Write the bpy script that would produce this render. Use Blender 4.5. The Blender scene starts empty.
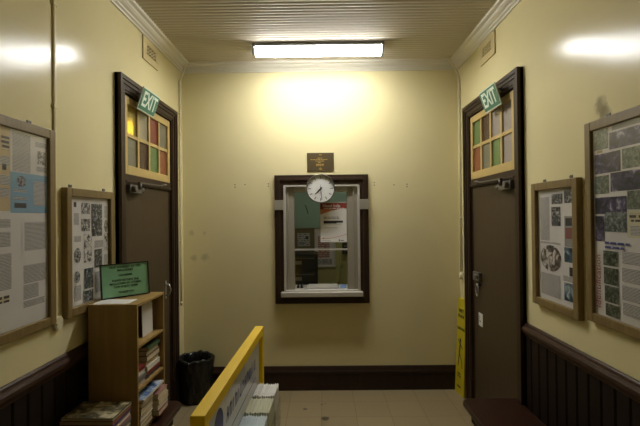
import bpy, bmesh, math, random
from mathutils import Vector, Matrix
random.seed(7)
PI = math.pi
S = bpy.context.scene
COL = S.collection
XL, XR, D, ZC, YR = -1.406, 1.36, 4.27, 3.255, -1.7      # room: left, right, back, ceiling, rear

# ------------------------------------------------------------------ materials
def newmat(name):
    m = bpy.data.materials.new(name); m.use_nodes = True
    nt = m.node_tree
    return m, nt, nt.nodes['Principled BSDF']
def N(nt, kind, **kw):
    n = nt.nodes.new(kind)
    for k, v in kw.items():
        if k.startswith('_'): setattr(n, k[1:], v)
        else: n.inputs[k.replace('__', ' ')].default_value = v
    return n
def srgb(r, g, b):
    f = lambda c: (c/255/12.92) if c/255 <= .04045 else ((c/255+.055)/1.055)**2.4
    return (f(r), f(g), f(b), 1)
def plain(name, col, rough=.5, metal=0, spec=.5, vary=.08, scale=12, bump=0, bscale=60, coat=0):
    m, nt, p = newmat(name)
    tc = N(nt, 'ShaderNodeTexCoord')
    ns = N(nt, 'ShaderNodeTexNoise', Scale=scale, Detail=4.0)
    nt.links.new(tc.outputs['Object'], ns.inputs['Vector'])
    mx = N(nt, 'ShaderNodeMix', _data_type='RGBA')
    mx.inputs[6].default_value = (*[c*(1-vary) for c in col[:3]], 1)
    mx.inputs[7].default_value = (*[min(1, c*(1+vary)) for c in col[:3]], 1)
    nt.links.new(ns.outputs[0], mx.inputs[0]); nt.links.new(mx.outputs[2], p.inputs['Base Color'])
    p.inputs['Roughness'].default_value = rough; p.inputs['Metallic'].default_value = metal
    p.inputs['Specular IOR Level'].default_value = spec; p.inputs['Coat Weight'].default_value = coat
    p.inputs['Coat Roughness'].default_value = .1
    if bump:
        nb = N(nt, 'ShaderNodeTexNoise', Scale=bscale, Detail=3.0)
        nt.links.new(tc.outputs['Object'], nb.inputs['Vector'])
        b = N(nt, 'ShaderNodeBump', Strength=bump, Distance=.01)
        nt.links.new(nb.outputs[0], b.inputs['Height']); nt.links.new(b.outputs[0], p.inputs['Normal'])
    return m
def wood(name, c1, c2, scale=(14, 14, 1.5), rough=.45, spec=.4):
    m, nt, p = newmat(name)
    tc = N(nt, 'ShaderNodeTexCoord'); mp = N(nt, 'ShaderNodeMapping'); mp.inputs['Scale'].default_value = scale
    ns = N(nt, 'ShaderNodeTexNoise', Scale=3.0, Detail=6.0, Distortion=.8)
    nt.links.new(tc.outputs['Object'], mp.inputs['Vector']); nt.links.new(mp.outputs[0], ns.inputs['Vector'])
    cr = N(nt, 'ShaderNodeValToRGB'); cr.color_ramp.elements[0].position = .3; cr.color_ramp.elements[1].position = .7
    cr.color_ramp.elements[0].color = c1; cr.color_ramp.elements[1].color = c2
    nt.links.new(ns.outputs[0], cr.inputs[0]); nt.links.new(cr.outputs[0], p.inputs['Base Color'])
    p.inputs['Roughness'].default_value = rough; p.inputs['Specular IOR Level'].default_value = spec
    return m
def wallpaint(name, col, spots=(), rough=.17, spec=.15):
    """glossy enamel paint, faintly rolled, with old smudges at given (a, z, radius) places"""
    m, nt, p = newmat(name)
    tc = N(nt, 'ShaderNodeTexCoord')
    ns = N(nt, 'ShaderNodeTexNoise', Scale=1.7, Detail=5.0)
    nt.links.new(tc.outputs['Object'], ns.inputs['Vector'])
    mx = N(nt, 'ShaderNodeMix', _data_type='RGBA')
    mx.inputs[6].default_value = (*[c*.94 for c in col[:3]], 1); mx.inputs[7].default_value = (*[min(1, c*1.05) for c in col[:3]], 1)
    nt.links.new(ns.outputs[0], mx.inputs[0]); out = mx.outputs[2]
    wob = N(nt, 'ShaderNodeTexNoise', Scale=18.0, Detail=3.0); nt.links.new(tc.outputs['Object'], wob.inputs['Vector'])
    for (x, y, z, r, col2, amt) in spots:
        d = N(nt, 'ShaderNodeVectorMath', _operation='DISTANCE'); d.inputs[1].default_value = (x, y, z)
        nt.links.new(tc.outputs['Object'], d.inputs[0])
        ad = N(nt, 'ShaderNodeMath', _operation='MULTIPLY_ADD'); nt.links.new(wob.outputs[0], ad.inputs[0]); ad.inputs[1].default_value = r*1.2
        nt.links.new(d.outputs['Value'], ad.inputs[2])
        mr = N(nt, 'ShaderNodeMapRange'); mr.inputs['From Min'].default_value = r*1.1; mr.inputs['From Max'].default_value = r*1.7
        mr.inputs['To Min'].default_value = amt; mr.inputs['To Max'].default_value = 0
        nt.links.new(ad.outputs[0], mr.inputs['Value'])
        m2 = N(nt, 'ShaderNodeMix', _data_type='RGBA'); nt.links.new(mr.outputs[0], m2.inputs[0]); nt.links.new(out, m2.inputs[6])
        m2.inputs[7].default_value = col2; out = m2.outputs[2]
    nt.links.new(out, p.inputs['Base Color'])
    p.inputs['Roughness'].default_value = rough; p.inputs['Specular IOR Level'].default_value = spec
    nb = N(nt, 'ShaderNodeTexNoise', Scale=130.0, Detail=2.0); nt.links.new(tc.outputs['Object'], nb.inputs['Vector'])
    nb2 = N(nt, 'ShaderNodeTexNoise', Scale=3.0, Detail=2.0); nt.links.new(tc.outputs['Object'], nb2.inputs['Vector'])
    b = N(nt, 'ShaderNodeBump', Strength=.07, Distance=.004); nt.links.new(nb.outputs[0], b.inputs['Height'])
    b2 = N(nt, 'ShaderNodeBump', Strength=.25, Distance=.012); nt.links.new(nb2.outputs[0], b2.inputs['Height']); nt.links.new(b.outputs[0], b2.inputs['Normal'])
    nt.links.new(b2.outputs[0], p.inputs['Normal'])
    return m
def printed(name, paper, ink, pitch=.0075, cover=.5, gap=.45):
    """lines of small print on paper; UVs are metres"""
    m, nt, p = newmat(name)
    uv = N(nt, 'ShaderNodeUVMap'); sp = N(nt, 'ShaderNodeSeparateXYZ'); nt.links.new(uv.outputs[0], sp.inputs[0])
    dv = N(nt, 'ShaderNodeMath', _operation='DIVIDE'); nt.links.new(sp.outputs['Y'], dv.inputs[0]); dv.inputs[1].default_value = pitch
    fr = N(nt, 'ShaderNodeMath', _operation='FRACT'); nt.links.new(dv.outputs[0], fr.inputs[0])
    fl = N(nt, 'ShaderNodeMath', _operation='FLOOR'); nt.links.new(dv.outputs[0], fl.inputs[0])
    lt = N(nt, 'ShaderNodeMath', _operation='LESS_THAN'); nt.links.new(fr.outputs[0], lt.inputs[0]); lt.inputs[1].default_value = cover
    cb = N(nt, 'ShaderNodeCombineXYZ'); nt.links.new(fl.outputs[0], cb.inputs['Y'])
    ms = N(nt, 'ShaderNodeMath', _operation='MULTIPLY'); nt.links.new(sp.outputs['X'], ms.inputs[0]); ms.inputs[1].default_value = .8/pitch
    nt.links.new(ms.outputs[0], cb.inputs['X'])
    ns = N(nt, 'ShaderNodeTexNoise', Scale=1.0, Detail=1.0); nt.links.new(cb.outputs[0], ns.inputs['Vector'])
    gt = N(nt, 'ShaderNodeMath', _operation='GREATER_THAN'); nt.links.new(ns.outputs[0], gt.inputs[0]); gt.inputs[1].default_value = gap
    mu = N(nt, 'ShaderNodeMath', _operation='MULTIPLY'); nt.links.new(lt.outputs[0], mu.inputs[0]); nt.links.new(gt.outputs[0], mu.inputs[1])
    mx = N(nt, 'ShaderNodeMix', _data_type='RGBA'); mx.inputs[6].default_value = paper; mx.inputs[7].default_value = ink
    nt.links.new(mu.outputs[0], mx.inputs[0]); nt.links.new(mx.outputs[2], p.inputs['Base Color'])
    p.inputs['Roughness'].default_value = .7
    return m
def picture(name, stops, scale=25, detail=5, dist=1.0):
    m, nt, p = newmat(name)
    uv = N(nt, 'ShaderNodeUVMap')
    ns = N(nt, 'ShaderNodeTexNoise', Scale=scale, Detail=detail, Distortion=dist); nt.links.new(uv.outputs[0], ns.inputs['Vector'])
    cr = N(nt, 'ShaderNodeValToRGB'); e = cr.color_ramp.elements
    e[0].position, e[0].color = stops[0]; e[1].position, e[1].color = stops[-1]
    for pos, c in stops[1:-1]:
        q = e.new(pos); q.color = c
    nt.links.new(ns.outputs[0], cr.inputs[0]); nt.links.new(cr.outputs[0], p.inputs['Base Color'])
    p.inputs['Roughness'].default_value = .45
    return m
def pane(name, tint=(1, 1, 1, 1), rough=.03, ior=1.5, refl=1.0):
    m = bpy.data.materials.new(name); m.use_nodes = True; nt = m.node_tree; nt.nodes.clear()
    o = N(nt, 'ShaderNodeOutputMaterial'); t = N(nt, 'ShaderNodeBsdfTransparent', Color=tint); g = N(nt, 'ShaderNodeBsdfGlossy', Roughness=rough)
    f = N(nt, 'ShaderNodeFresnel', IOR=ior); mx = N(nt, 'ShaderNodeMixShader')
    ge = N(nt, 'ShaderNodeNewGeometry'); iv = N(nt, 'ShaderNodeMath', _operation='SUBTRACT'); iv.inputs[0].default_value = 1
    nt.links.new(ge.outputs['Backfacing'], iv.inputs[1]); ff = N(nt, 'ShaderNodeMath', _operation='MULTIPLY')
    nt.links.new(f.outputs[0], ff.inputs[0]); nt.links.new(iv.outputs[0], ff.inputs[1])      # leaving face of the thin pane: no second, internal mirror
    nt.links.new(ff.outputs[0], mx.inputs[0]); nt.links.new(t.outputs[0], mx.inputs[1]); nt.links.new(g.outputs[0], mx.inputs[2])
    nt.links.new(mx.outputs[0], o.inputs['Surface'])
    return m
def leadlight(name, col, trans=.35):
    """obscure coloured glass: partly lets light through, pebbled surface"""
    m = bpy.data.materials.new(name); m.use_nodes = True; nt = m.node_tree; p = nt.nodes['Principled BSDF']; o = nt.nodes['Material Output']
    p.inputs['Base Color'].default_value = col; p.inputs['Roughness'].default_value = .12; p.inputs['Specular IOR Level'].default_value = .8
    tc = N(nt, 'ShaderNodeTexCoord'); vo = N(nt, 'ShaderNodeTexVoronoi', Scale=55.0); nt.links.new(tc.outputs['Object'], vo.inputs['Vector'])
    b = N(nt, 'ShaderNodeBump', Strength=.5, Distance=.004); nt.links.new(vo.outputs[0], b.inputs['Height']); nt.links.new(b.outputs[0], p.inputs['Normal'])
    t = N(nt, 'ShaderNodeBsdfRefraction', Color=col, Roughness=.35, IOR=1.02); nt.links.new(b.outputs[0], t.inputs['Normal'])
    mx = N(nt, 'ShaderNodeMixShader'); mx.inputs[0].default_value = trans
    nt.links.new(p.outputs[0], mx.inputs[1]); nt.links.new(t.outputs[0], mx.inputs[2]); nt.links.new(mx.outputs[0], o.inputs['Surface'])
    return m
def emit(name, col, k):
    m = bpy.data.materials.new(name); m.use_nodes = True; nt = m.node_tree; p = nt.nodes['Principled BSDF']
    p.inputs['Base Color'].default_value = col; p.inputs['Emission Color'].default_value = col; p.inputs['Emission Strength'].default_value = k
    return m

CREAM = srgb(229, 218, 170)
SMUDGE = srgb(120, 108, 78); PALE = srgb(150, 146, 118)
M = {}
M['wall_back'] = wallpaint('cream_enamel_back', CREAM, [(-1.32, D, 1.575, .03, PALE, .3), (-1.30, D, 1.325, .035, PALE, .35), (-1.19, D, 1.33, .045, PALE, .35), (-1.19, D, 1.575, .018, PALE, .25)], rough=.2, spec=.13)
M['wall'] = wallpaint('cream_enamel', CREAM, [(XR, 2.086, 2.245, .055, SMUDGE, .75), (XR, 2.06, 2.215, .05, SMUDGE, .7)])
M['ceil'] = plain('ceiling_paint', srgb(204, 196, 178), .6, spec=.12, vary=.06, scale=2)
M['cornice'] = plain('cornice_paint', srgb(222, 218, 204), .5, vary=.04)
M['trimbrown'] = wood('dark_brown_paint', srgb(54, 40, 29), srgb(61, 46, 33), rough=.45, spec=.25)
M['skirt'] = wood('dark_brown_skirting', srgb(42, 28, 21), srgb(52, 35, 26), rough=.4, spec=.3)
M['rail'] = wood('brown_dado_paint', srgb(62, 42, 31), srgb(72, 50, 37), rough=.42, spec=.3)
M['wains'] = wood('dark_brown_boards', srgb(27, 19, 13), srgb(34, 24, 17), rough=.55, spec=.2)
M['door'] = wood('brown_door_paint', srgb(72, 59, 41), srgb(78, 64, 45), rough=.5, spec=.3)
M['sash'] = plain('tan_sash_paint', srgb(190, 165, 104), .45)
M['steel'] = plain('brushed_steel', srgb(170, 168, 160), .35, metal=.8)
M['alu'] = plain('anodised_aluminium', srgb(178, 172, 158), .36, metal=.45, vary=.05, scale=30)
M['alupale'] = plain('pale_aluminium', srgb(206, 202, 192), .38, metal=.35)
M['greymetal'] = plain('grey_metal', srgb(112, 108, 100), .45, metal=.4)
M['black'] = plain('black_plastic', srgb(24, 24, 24), .45)
M['white'] = plain('white_plastic', srgb(226, 226, 220), .45)
M['lampends'] = plain('lamp_end_plastic', srgb(170, 175, 180), .3)
M['lampbase'] = plain('lamp_base', srgb(120, 120, 118), .5)
M['lamp'] = emit('fluorescent_diffuser', (1, .99, .97, 1), 46)
M['lamprear'] = emit('dimmed_back_glow', (1, .99, .97, 1), 11)  # weaker glow for the strip added on the lamp's wall side
M['conduit'] = plain('cream_conduit', srgb(226, 212, 160), .3)
M['conduitpale'] = plain('pale_conduit', srgb(222, 214, 180), .4)
M['frame'] = wood('tan_frame', srgb(122, 102, 62), srgb(138, 117, 74), rough=.45)
M['laminate'] = wood('oak_laminate', srgb(152, 124, 70), srgb(168, 138, 84), scale=(9, 9, .8), rough=.45)
M['bench'] = wood('bench_varnish', srgb(46, 27, 19), srgb(57, 34, 24), scale=(14, 1.5, 14), rough=.3, spec=.35)
M['glass'] = pane('clear_glass')
M['boardglass'] = pane('picture_glass', rough=.12)
M['acrylic'] = pane('clear_acrylic', (.95, .96, .95, 1), rough=.06)
M['exitgreen'] = plain('exit_green', srgb(58, 118, 92), .4)
M['exitwhite'] = plain('exit_white', srgb(225, 238, 225), .4)
M['yellow'] = plain('yellow_paint', srgb(255, 212, 0), .5, vary=.03)
M['cautionyellow'] = plain('yellow_plastic', srgb(205, 186, 30), .5, vary=.04)
M['bag'] = plain('black_bin_bag', srgb(19, 20, 19), .3, bump=.5, bscale=30)
M['paper'] = plain('white_paper', srgb(228, 226, 220), .75, vary=.03)
M['pages'] = plain('book_pages', srgb(206, 192, 160), .8, vary=.1, scale=40)
M['white_'] = plain('backing_paper', srgb(214, 210, 204), .75, vary=.03)
M['blue'] = plain('blue_paper', srgb(132, 168, 190), .75, vary=.04)
M['tan'] = plain('tan_paper', srgb(196, 176, 134), .75, vary=.05)
M['tanp'] = plain('tan_photo', srgb(160, 140, 105), .6)
M['cream'] = plain('cream_card', srgb(206, 202, 168), .7)
M['text'] = printed('small_print', srgb(208, 204, 198), srgb(122, 118, 116), .0062, .55, .36)
M['head'] = printed('bold_print', srgb(200, 186, 150), srgb(50, 44, 36), .02, .6, .42)
M['dark'] = plain('dark_ink', srgb(46, 44, 44), .6)
M['disc'] = picture('dark_emblem', [(.42, srgb(40, 40, 46)), (.62, srgb(170, 175, 180))], 60)
M['bw'] = picture('ink_drawing', [(.38, srgb(30, 30, 30)), (.5, srgb(120, 118, 114)), (.62, srgb(205, 202, 196))], 60)
M['bwd'] = picture('dark_print', [(.35, srgb(25, 26, 28)), (.52, srgb(70, 72, 74)), (.7, srgb(190, 190, 186))], 55)
M['bwg'] = picture('grey_tree_print', [(.35, srgb(40, 44, 44)), (.5, srgb(88, 96, 92)), (.65, srgb(150, 158, 158))], 45)
M['face'] = picture('line_portrait', [(.36, srgb(40, 38, 38)), (.46, srgb(170, 166, 160)), (.55, srgb(208, 205, 198))], 42)
M['oval'] = picture('round_vignette', [(.4, srgb(50, 50, 50)), (.6, srgb(180, 178, 172))], 55)
M['ovalp'] = picture('brown_vignette', [(.4, srgb(70, 60, 56)), (.52, srgb(130, 118, 108)), (.6, srgb(205, 200, 192))], 22)
M['grey'] = plain('grey_card', srgb(142, 140, 134), .7)
M['red'] = plain('dull_red', srgb(132, 74, 66), .7)
M['teal'] = picture('teal_photo', [(.35, srgb(28, 40, 52)), (.5, srgb(70, 96, 110)), (.65, srgb(170, 186, 190))], 18)
M['purple'] = picture('violet_photo', [(.40, srgb(26, 24, 36)), (.52, srgb(58, 50, 82)), (.61, srgb(100, 90, 124)), (.70, srgb(186, 182, 190))], 22)
M['green'] = picture('foliage_photo', [(.3, srgb(44, 52, 40)), (.5, srgb(88, 98, 78)), (.7, srgb(150, 156, 136))], 55)
M['green2'] = picture('dark_foliage_photo', [(.3, srgb(22, 26, 20)), (.5, srgb(60, 70, 52)), (.7, srgb(140, 146, 126))], 50)
M['redink'] = plain('red_ink', srgb(150, 60, 56), .6)
M['blueink'] = plain('blue_ink', srgb(70, 76, 140), .6)
M['signgreen'] = plain('green_card', srgb(142, 200, 158), .6, vary=.03)
M['plaque'] = plain('bronze_plaque', srgb(98, 84, 58), .4, metal=.3)
M['gold'] = plain('gold_letters', srgb(190, 158, 84), .4, metal=.3)
M['maroon'] = plain('poster_red', srgb(150, 60, 44), .6)
M['orange'] = plain('poster_orange', srgb(206, 130, 88), .6)
M['panelwhite'] = plain('white_panel', srgb(226, 226, 226), .2, vary=.02, spec=.3)
M['panelblue'] = plain('blue_print', srgb(48, 50, 122), .4, spec=.3)
M['vent'] = plain('vent_cream', srgb(206, 190, 140), .45)
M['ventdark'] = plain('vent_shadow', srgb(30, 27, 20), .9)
M['teal_surface'] = plain('teal_surface', srgb(142, 170, 150), .6, vary=.2, scale=5)
M['officewall'] = plain('office_wall', srgb(176, 172, 112), .6)
M['officebrown'] = plain('office_brown', srgb(104, 92, 56), .6)
M['cabinet'] = plain('office_cabinet', srgb(30, 32, 34), .5)
M['pinkprint'] = printed('red_notice_print', srgb(166, 118, 108), srgb(205, 184, 172), .03, .4, .45)
M['greyprint'] = printed('grey_notice_print', srgb(168, 168, 160), srgb(90, 90, 86), .03, .4, .5)
M['bluecard'] = plain('blue_card', srgb(108, 140, 180), .5)

# ------------------------------------------------------------------ geometry helpers
def box(bm, x0, x1, y0, y1, z0, z1, mi=0):
    if x0 > x1: x0, x1 = x1, x0
    if y0 > y1: y0, y1 = y1, y0
    if z0 > z1: z0, z1 = z1, z0
    v = [bm.verts.new(p) for p in ((x0,y0,z0),(x1,y0,z0),(x1,y1,z0),(x0,y1,z0),(x0,y0,z1),(x1,y0,z1),(x1,y1,z1),(x0,y1,z1))]
    for f in ((0,3,2,1),(4,5,6,7),(0,1,5,4),(1,2,6,5),(2,3,7,6),(3,0,4,7)):
        bm.faces.new([v[i] for i in f]).material_index = mi
def prism(bm, pts, axis, a0, a1, mi=0):
    """extrude polygon pts (2-D) along axis 0/1/2"""
    def P(p, a):
        return {0: (a, p[0], p[1]), 1: (p[0], a, p[1]), 2: (p[0], p[1], a)}[axis]
    A = [bm.verts.new(P(p, a0)) for p in pts]; B = [bm.verts.new(P(p, a1)) for p in pts]
    n = len(pts); fs = [bm.faces.new(A), bm.faces.new(B[::-1])]
    for i in range(n): fs.append(bm.faces.new((A[i], B[i], B[(i+1) % n], A[(i+1) % n])))
    for f in fs: f.material_index = mi
def tube(bm, pts, r, seg=10, mi=0, caps=True):
    pts = [Vector(p) for p in pts]; rings = []
    rr = r if isinstance(r, (list, tuple)) else [r]*len(pts)
    up = None
    for i, p in enumerate(pts):
        t = (pts[min(i+1, len(pts)-1)] - pts[max(i-1, 0)]).normalized()
        if up is None: up = t.orthogonal().normalized()
        up = (up - t*up.dot(t)).normalized(); w = t.cross(up)
        rings.append([bm.verts.new(p + (up*math.cos(2*PI*k/seg) + w*math.sin(2*PI*k/seg))*rr[i]) for k in range(seg)])
    for a, b in zip(rings, rings[1:]):
        for k in range(seg):
            f = bm.faces.new((a[k], a[(k+1) % seg], b[(k+1) % seg], b[k])); f.material_index = mi; f.smooth = True
    if caps:
        bm.faces.new(rings[0][::-1]).material_index = mi; bm.faces.new(rings[-1]).material_index = mi
def lathe(bm, prof, c, seg=32, mi=0, wob=None):
    rings = []
    for i, (r, z) in enumerate(prof):
        rings.append([bm.verts.new((c[0] + (r + (wob(i, k) if wob else 0))*math.cos(2*PI*k/seg), c[1] + (r + (wob(i, k) if wob else 0))*math.sin(2*PI*k/seg), c[2] + z)) for k in range(seg)])
    for a, b in zip(rings, rings[1:]):
        for k in range(seg):
            f = bm.faces.new((a[k], a[(k+1) % seg], b[(k+1) % seg], b[k])); f.material_index = mi; f.smooth = True
    return rings
def quad(bm, o, r, u, w, h, mi=0, uv=None):
    """rectangle with lower-left corner o, unit vectors r (right) and u (up)"""
    o = Vector(o); r = Vector(r); u = Vector(u)
    vs = [bm.verts.new(p) for p in (o, o + r*w, o + r*w + u*h, o + u*h)]
    f = bm.faces.new(vs); f.material_index = mi
    L = bm.loops.layers.uv.verify()
    ou = random.random()*7, random.random()*7
    for l, (a, b) in zip(f.loops, ((0, 0), (w, 0), (w, h), (0, h))): l[L].uv = (a + ou[0], b + ou[1])
    return f
def ellipse(bm, c, r, u, a, b, mi=0, n=28):
    c = Vector(c); r = Vector(r); u = Vector(u); L = bm.loops.layers.uv.verify()
    f = bm.faces.new([bm.verts.new(c + r*a*math.cos(2*PI*k/n) + u*b*math.sin(2*PI*k/n)) for k in range(n)]); f.material_index = mi
    ou = random.random()*7
    for k, l in enumerate(f.loops): l[L].uv = (a*math.cos(2*PI*k/n) + ou, b*math.sin(2*PI*k/n) + ou)
def text(bm, body, c, r, u, size, mi=0, depth=.0006, bold=0.0, sx=1.0, align='CENTER'):
    cu = bpy.data.curves.new('t', 'FONT'); cu.body = body; cu.size = size; cu.align_x = align; cu.align_y = 'CENTER'; cu.extrude = depth; cu.offset = bold; cu.resolution_u = 3
    o = bpy.data.objects.new('t', cu); COL.objects.link(o)
    me = bpy.data.meshes.new_from_object(o.evaluated_get(bpy.context.evaluated_depsgraph_get()))
    r = Vector(r).normalized(); u = Vector(u).normalized(); n = r.cross(u); c = Vector(c)
    mt = Matrix(((r.x*sx, u.x, n.x, c.x), (r.y*sx, u.y, n.y, c.y), (r.z*sx, u.z, n.z, c.z), (0, 0, 0, 1)))
    me.transform(mt)
    k = len(bm.faces); bm.from_mesh(me); bm.faces.ensure_lookup_table()
    for f in bm.faces[k:]: f.material_index = mi
    bpy.data.objects.remove(o); bpy.data.curves.remove(cu); bpy.data.meshes.remove(me)
def wordbars(bm, o, r, u, w, h, n, mi=0, seed=1, fill=.55):
    """n rows of small bars as illegible lettering; raised a hair off the sheet"""
    R = random.Random(seed); p = h/n
    for i in range(n):
        x = 0
        while x < w*(1 - .25*R.random()):
            l = p*R.uniform(1.0, 3.2)
            if x + l > w: break
            quad(bm, Vector(o) + Vector(r)*x + Vector(u)*(p*i + p*.2), r, u, l, p*fill, mi); x += l + p*.45

LOC = {}
def obj(name, bm, mats, parent=None, bevel=0, smooth=False, local=False, recalc=True):
    """ONE mesh object; coordinates are world ones unless local"""
    if recalc: bmesh.ops.recalc_face_normals(bm, faces=bm.faces)
    me = bpy.data.meshes.new(name)
    if parent is not None and not local: bmesh.ops.translate(bm, verts=bm.verts, vec=-LOC[parent.name])
    bm.to_mesh(me); bm.free()
    for m in (mats if isinstance(mats, (list, tuple)) else [mats]): me.materials.append(M[m] if isinstance(m, str) else m)
    o = bpy.data.objects.new(name, me); COL.objects.link(o)
    if parent is not None:
        o.parent = parent; LOC[o.name] = LOC[parent.name]
    else: LOC[o.name] = Vector((0, 0, 0))
    if smooth:
        for p in me.polygons: p.use_smooth = True
    if bevel:
        b = o.modifiers.new('bevel', 'BEVEL'); b.width = bevel; b.segments = 2; b.limit_method = 'ANGLE'; b.angle_limit = .7
    return o
def B(): return bmesh.new()
def tag(o, label, cat, group=None):
    o['label'] = label; o['category'] = cat
    if group: o['group'] = group
    return o
def thing(name, label, cat, loc=(0, 0, 0), group=None, rz=0):
    o = bpy.data.objects.new(name, None); COL.objects.link(o); o.location = loc; o.rotation_euler.z = rz; o.empty_display_size = .05
    LOC[o.name] = Vector(loc)
    if label: tag(o, label, cat, group)
    return o
def lone(name, bm, mats, label, cat, base, group=None, **kw):
    """a one-mesh thing whose origin sits at its base"""
    bmesh.ops.translate(bm, verts=bm.verts, vec=-Vector(base))
    o = obj(name, bm, mats, **kw); o.location = base; LOC[o.name] = Vector(base)
    return tag(o, label, cat, group)
def struct(name, bm, mats, **kw):
    o = obj(name, bm, mats, **kw); o['kind'] = 'structure'; return o
def sx(side, d):                       # d metres out from a side wall into the room
    return XL + d if side == 'L' else XR - d
def RV(side): return Vector((0, 1, 0)) if side == 'L' else Vector((0, -1, 0))     # reading direction on that wall
UP = Vector((0, 0, 1))

# ------------------------------------------------------------------ shell
DY0, DY1, DZ = 2.985, 3.905, 2.62           # door openings
bm = B(); box(bm, XL-.15, XR+.15, YR-.15, D+.15, -.1, 0)
mfl, nt, p = newmat('vinyl_tiles')
tc = N(nt, 'ShaderNodeTexCoord'); mp = N(nt, 'ShaderNodeMapping'); mp.inputs['Location'].default_value = (.03+3, -3.99+6, 0)
br = N(nt, 'ShaderNodeTexBrick', Scale=1.0); br.offset = 0; br.squash = 1
br.inputs['Brick Width'].default_value = .3; br.inputs['Row Height'].default_value = .3; br.inputs['Mortar Size'].default_value = .0022; br.inputs['Mortar Smooth'].default_value = .3
br.inputs['Color1'].default_value = srgb(158, 142, 108); br.inputs['Color2'].default_value = srgb(150, 134, 101); br.inputs['Mortar'].default_value = srgb(112, 99, 72)
nt.links.new(tc.outputs['Object'], mp.inputs[0]); nt.links.new(mp.outputs[0], br.inputs['Vector'])
out = br.outputs['Color']
wob = N(nt, 'ShaderNodeTexNoise', Scale=30.0, Detail=3.0); nt.links.new(tc.outputs['Object'], wob.inputs['Vector'])
for (x, y, r) in ((.0, 3.66, .035), (-.03, 3.93, .012), (.0, 3.95, .008), (-.18, 3.84, .02)):
    d = N(nt, 'ShaderNodeVectorMath', _operation='DISTANCE'); d.inputs[1].default_value = (x, y, 0); nt.links.new(tc.outputs['Object'], d.inputs[0])
    ad = N(nt, 'ShaderNodeMath', _operation='MULTIPLY_ADD'); nt.links.new(wob.outputs[0], ad.inputs[0]); ad.inputs[1].default_value = r; nt.links.new(d.outputs['Value'], ad.inputs[2])
    mr = N(nt, 'ShaderNodeMapRange'); mr.inputs['From Min'].default_value = r*1.3; mr.inputs['From Max'].default_value = r*1.6; mr.inputs['To Min'].default_value = .75; mr.inputs['To Max'].default_value = 0
    nt.links.new(ad.outputs[0], mr.inputs['Value'])
    m2 = N(nt, 'ShaderNodeMix', _data_type='RGBA'); nt.links.new(mr.outputs[0], m2.inputs[0]); nt.links.new(out, m2.inputs[6]); m2.inputs[7].default_value = srgb(52, 46, 34); out = m2.outputs[2]
nt.links.new(out, p.inputs['Base Color']); p.inputs['Roughness'].default_value = .4
struct('floor', bm, mfl)

bm = B(); prof = []                          # rippled lining boards across the ceiling
pit, y = .046, YR-.1
while y < D+.1:
    for k, dz in ((0, 0), (.1, .005), (.25, .0085), (.5, .010), (.75, .0085), (.9, .005)): prof.append((y + k*pit, ZC + .012 - dz))
    y += pit
va = [bm.verts.new((XL-.1, a, b)) for a, b in prof]; vb = [bm.verts.new((XR+.1, a, b)) for a, b in prof]
ta = [bm.verts.new((XL-.1, a, ZC+.1)) for a in (prof[0][0], prof[-1][0])]; tb = [bm.verts.new((XR+.1, a, ZC+.1)) for a in (prof[0][0], prof[-1][0])]
for i in range(len(prof)-1): bm.faces.new((va[i], va[i+1], vb[i+1], vb[i])).smooth = True
bm.faces.new((ta[0], ta[1], tb[1], tb[0])); bm.faces.new((va[0], vb[0], tb[0], ta[0])); bm.faces.new((va[-1], ta[1], tb[1], vb[-1]))
struct('ceiling', bm, 'ceil')

for side, nm in (('L', 'wall_left'), ('R', 'wall_right')):
    bm = B(); a, b = sx(side, 0), sx(side, -.12)
    box(bm, a, b, YR, DY0, 0, ZC); box(bm, a, b, DY1, D, 0, ZC); box(bm, a, b, DY0, DY1, DZ, ZC)
    struct(nm, bm, 'wall')
bm = B()                                     # back wall with the ticket window opening
WX0, WX1, WZ0, WZ1 = -.40, .375, .95, 2.045
box(bm, XL-.12, WX0, D, D+.12, 0, ZC); box(bm, WX1, XR+.12, D, D+.12, 0, ZC); box(bm, WX0, WX1, D, D+.12, 0, WZ0); box(bm, WX0, WX1, D, D+.12, WZ1, ZC)
for (x, z) in ((-.88, 2.055), (-.88, 2.03), (-.78, 2.055), (.712, 2.035), (.842, 2.04), (.842, 2.015), (-.545, 2.06), (-.545, 2.035), (.515, 2.06), (.515, 2.035)):
    tube(bm, [(x, D+.001, z), (x, D-.0025, z)], .006, 8, 1)
struct('wall_back', bm, ['wall_back', 'greymetal'])
bm = B(); box(bm, XL-.12, XR+.12, YR-.12, YR, 0, ZC); struct('wall_rear', bm, 'wall')

bm = B()                                     # cornice, mitred in the two back corners
cp = [(0, 3.178), (.012, 3.178), (.016, 3.190), (.030, 3.196), (.034, 3.206), (.052, 3.214), (.066, 3.226), (.070, 3.236), (.094, 3.242), (.1, 3.262), (0, 3.262)]
path = [[bm.verts.new((XL+d, YR, z)) for d, z in cp], [bm.verts.new((XL+d, D-d, z)) for d, z in cp], [bm.verts.new((XR-d, D-d, z)) for d, z in cp], [bm.verts.new((XR-d, YR, z)) for d, z in cp]]
for a, b in zip(path, path[1:]):
    for i in range(len(cp)-1): bm.faces.new((a[i], a[i+1], b[i+1], b[i]))
struct('trim_1', bm, 'cornice')

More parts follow.
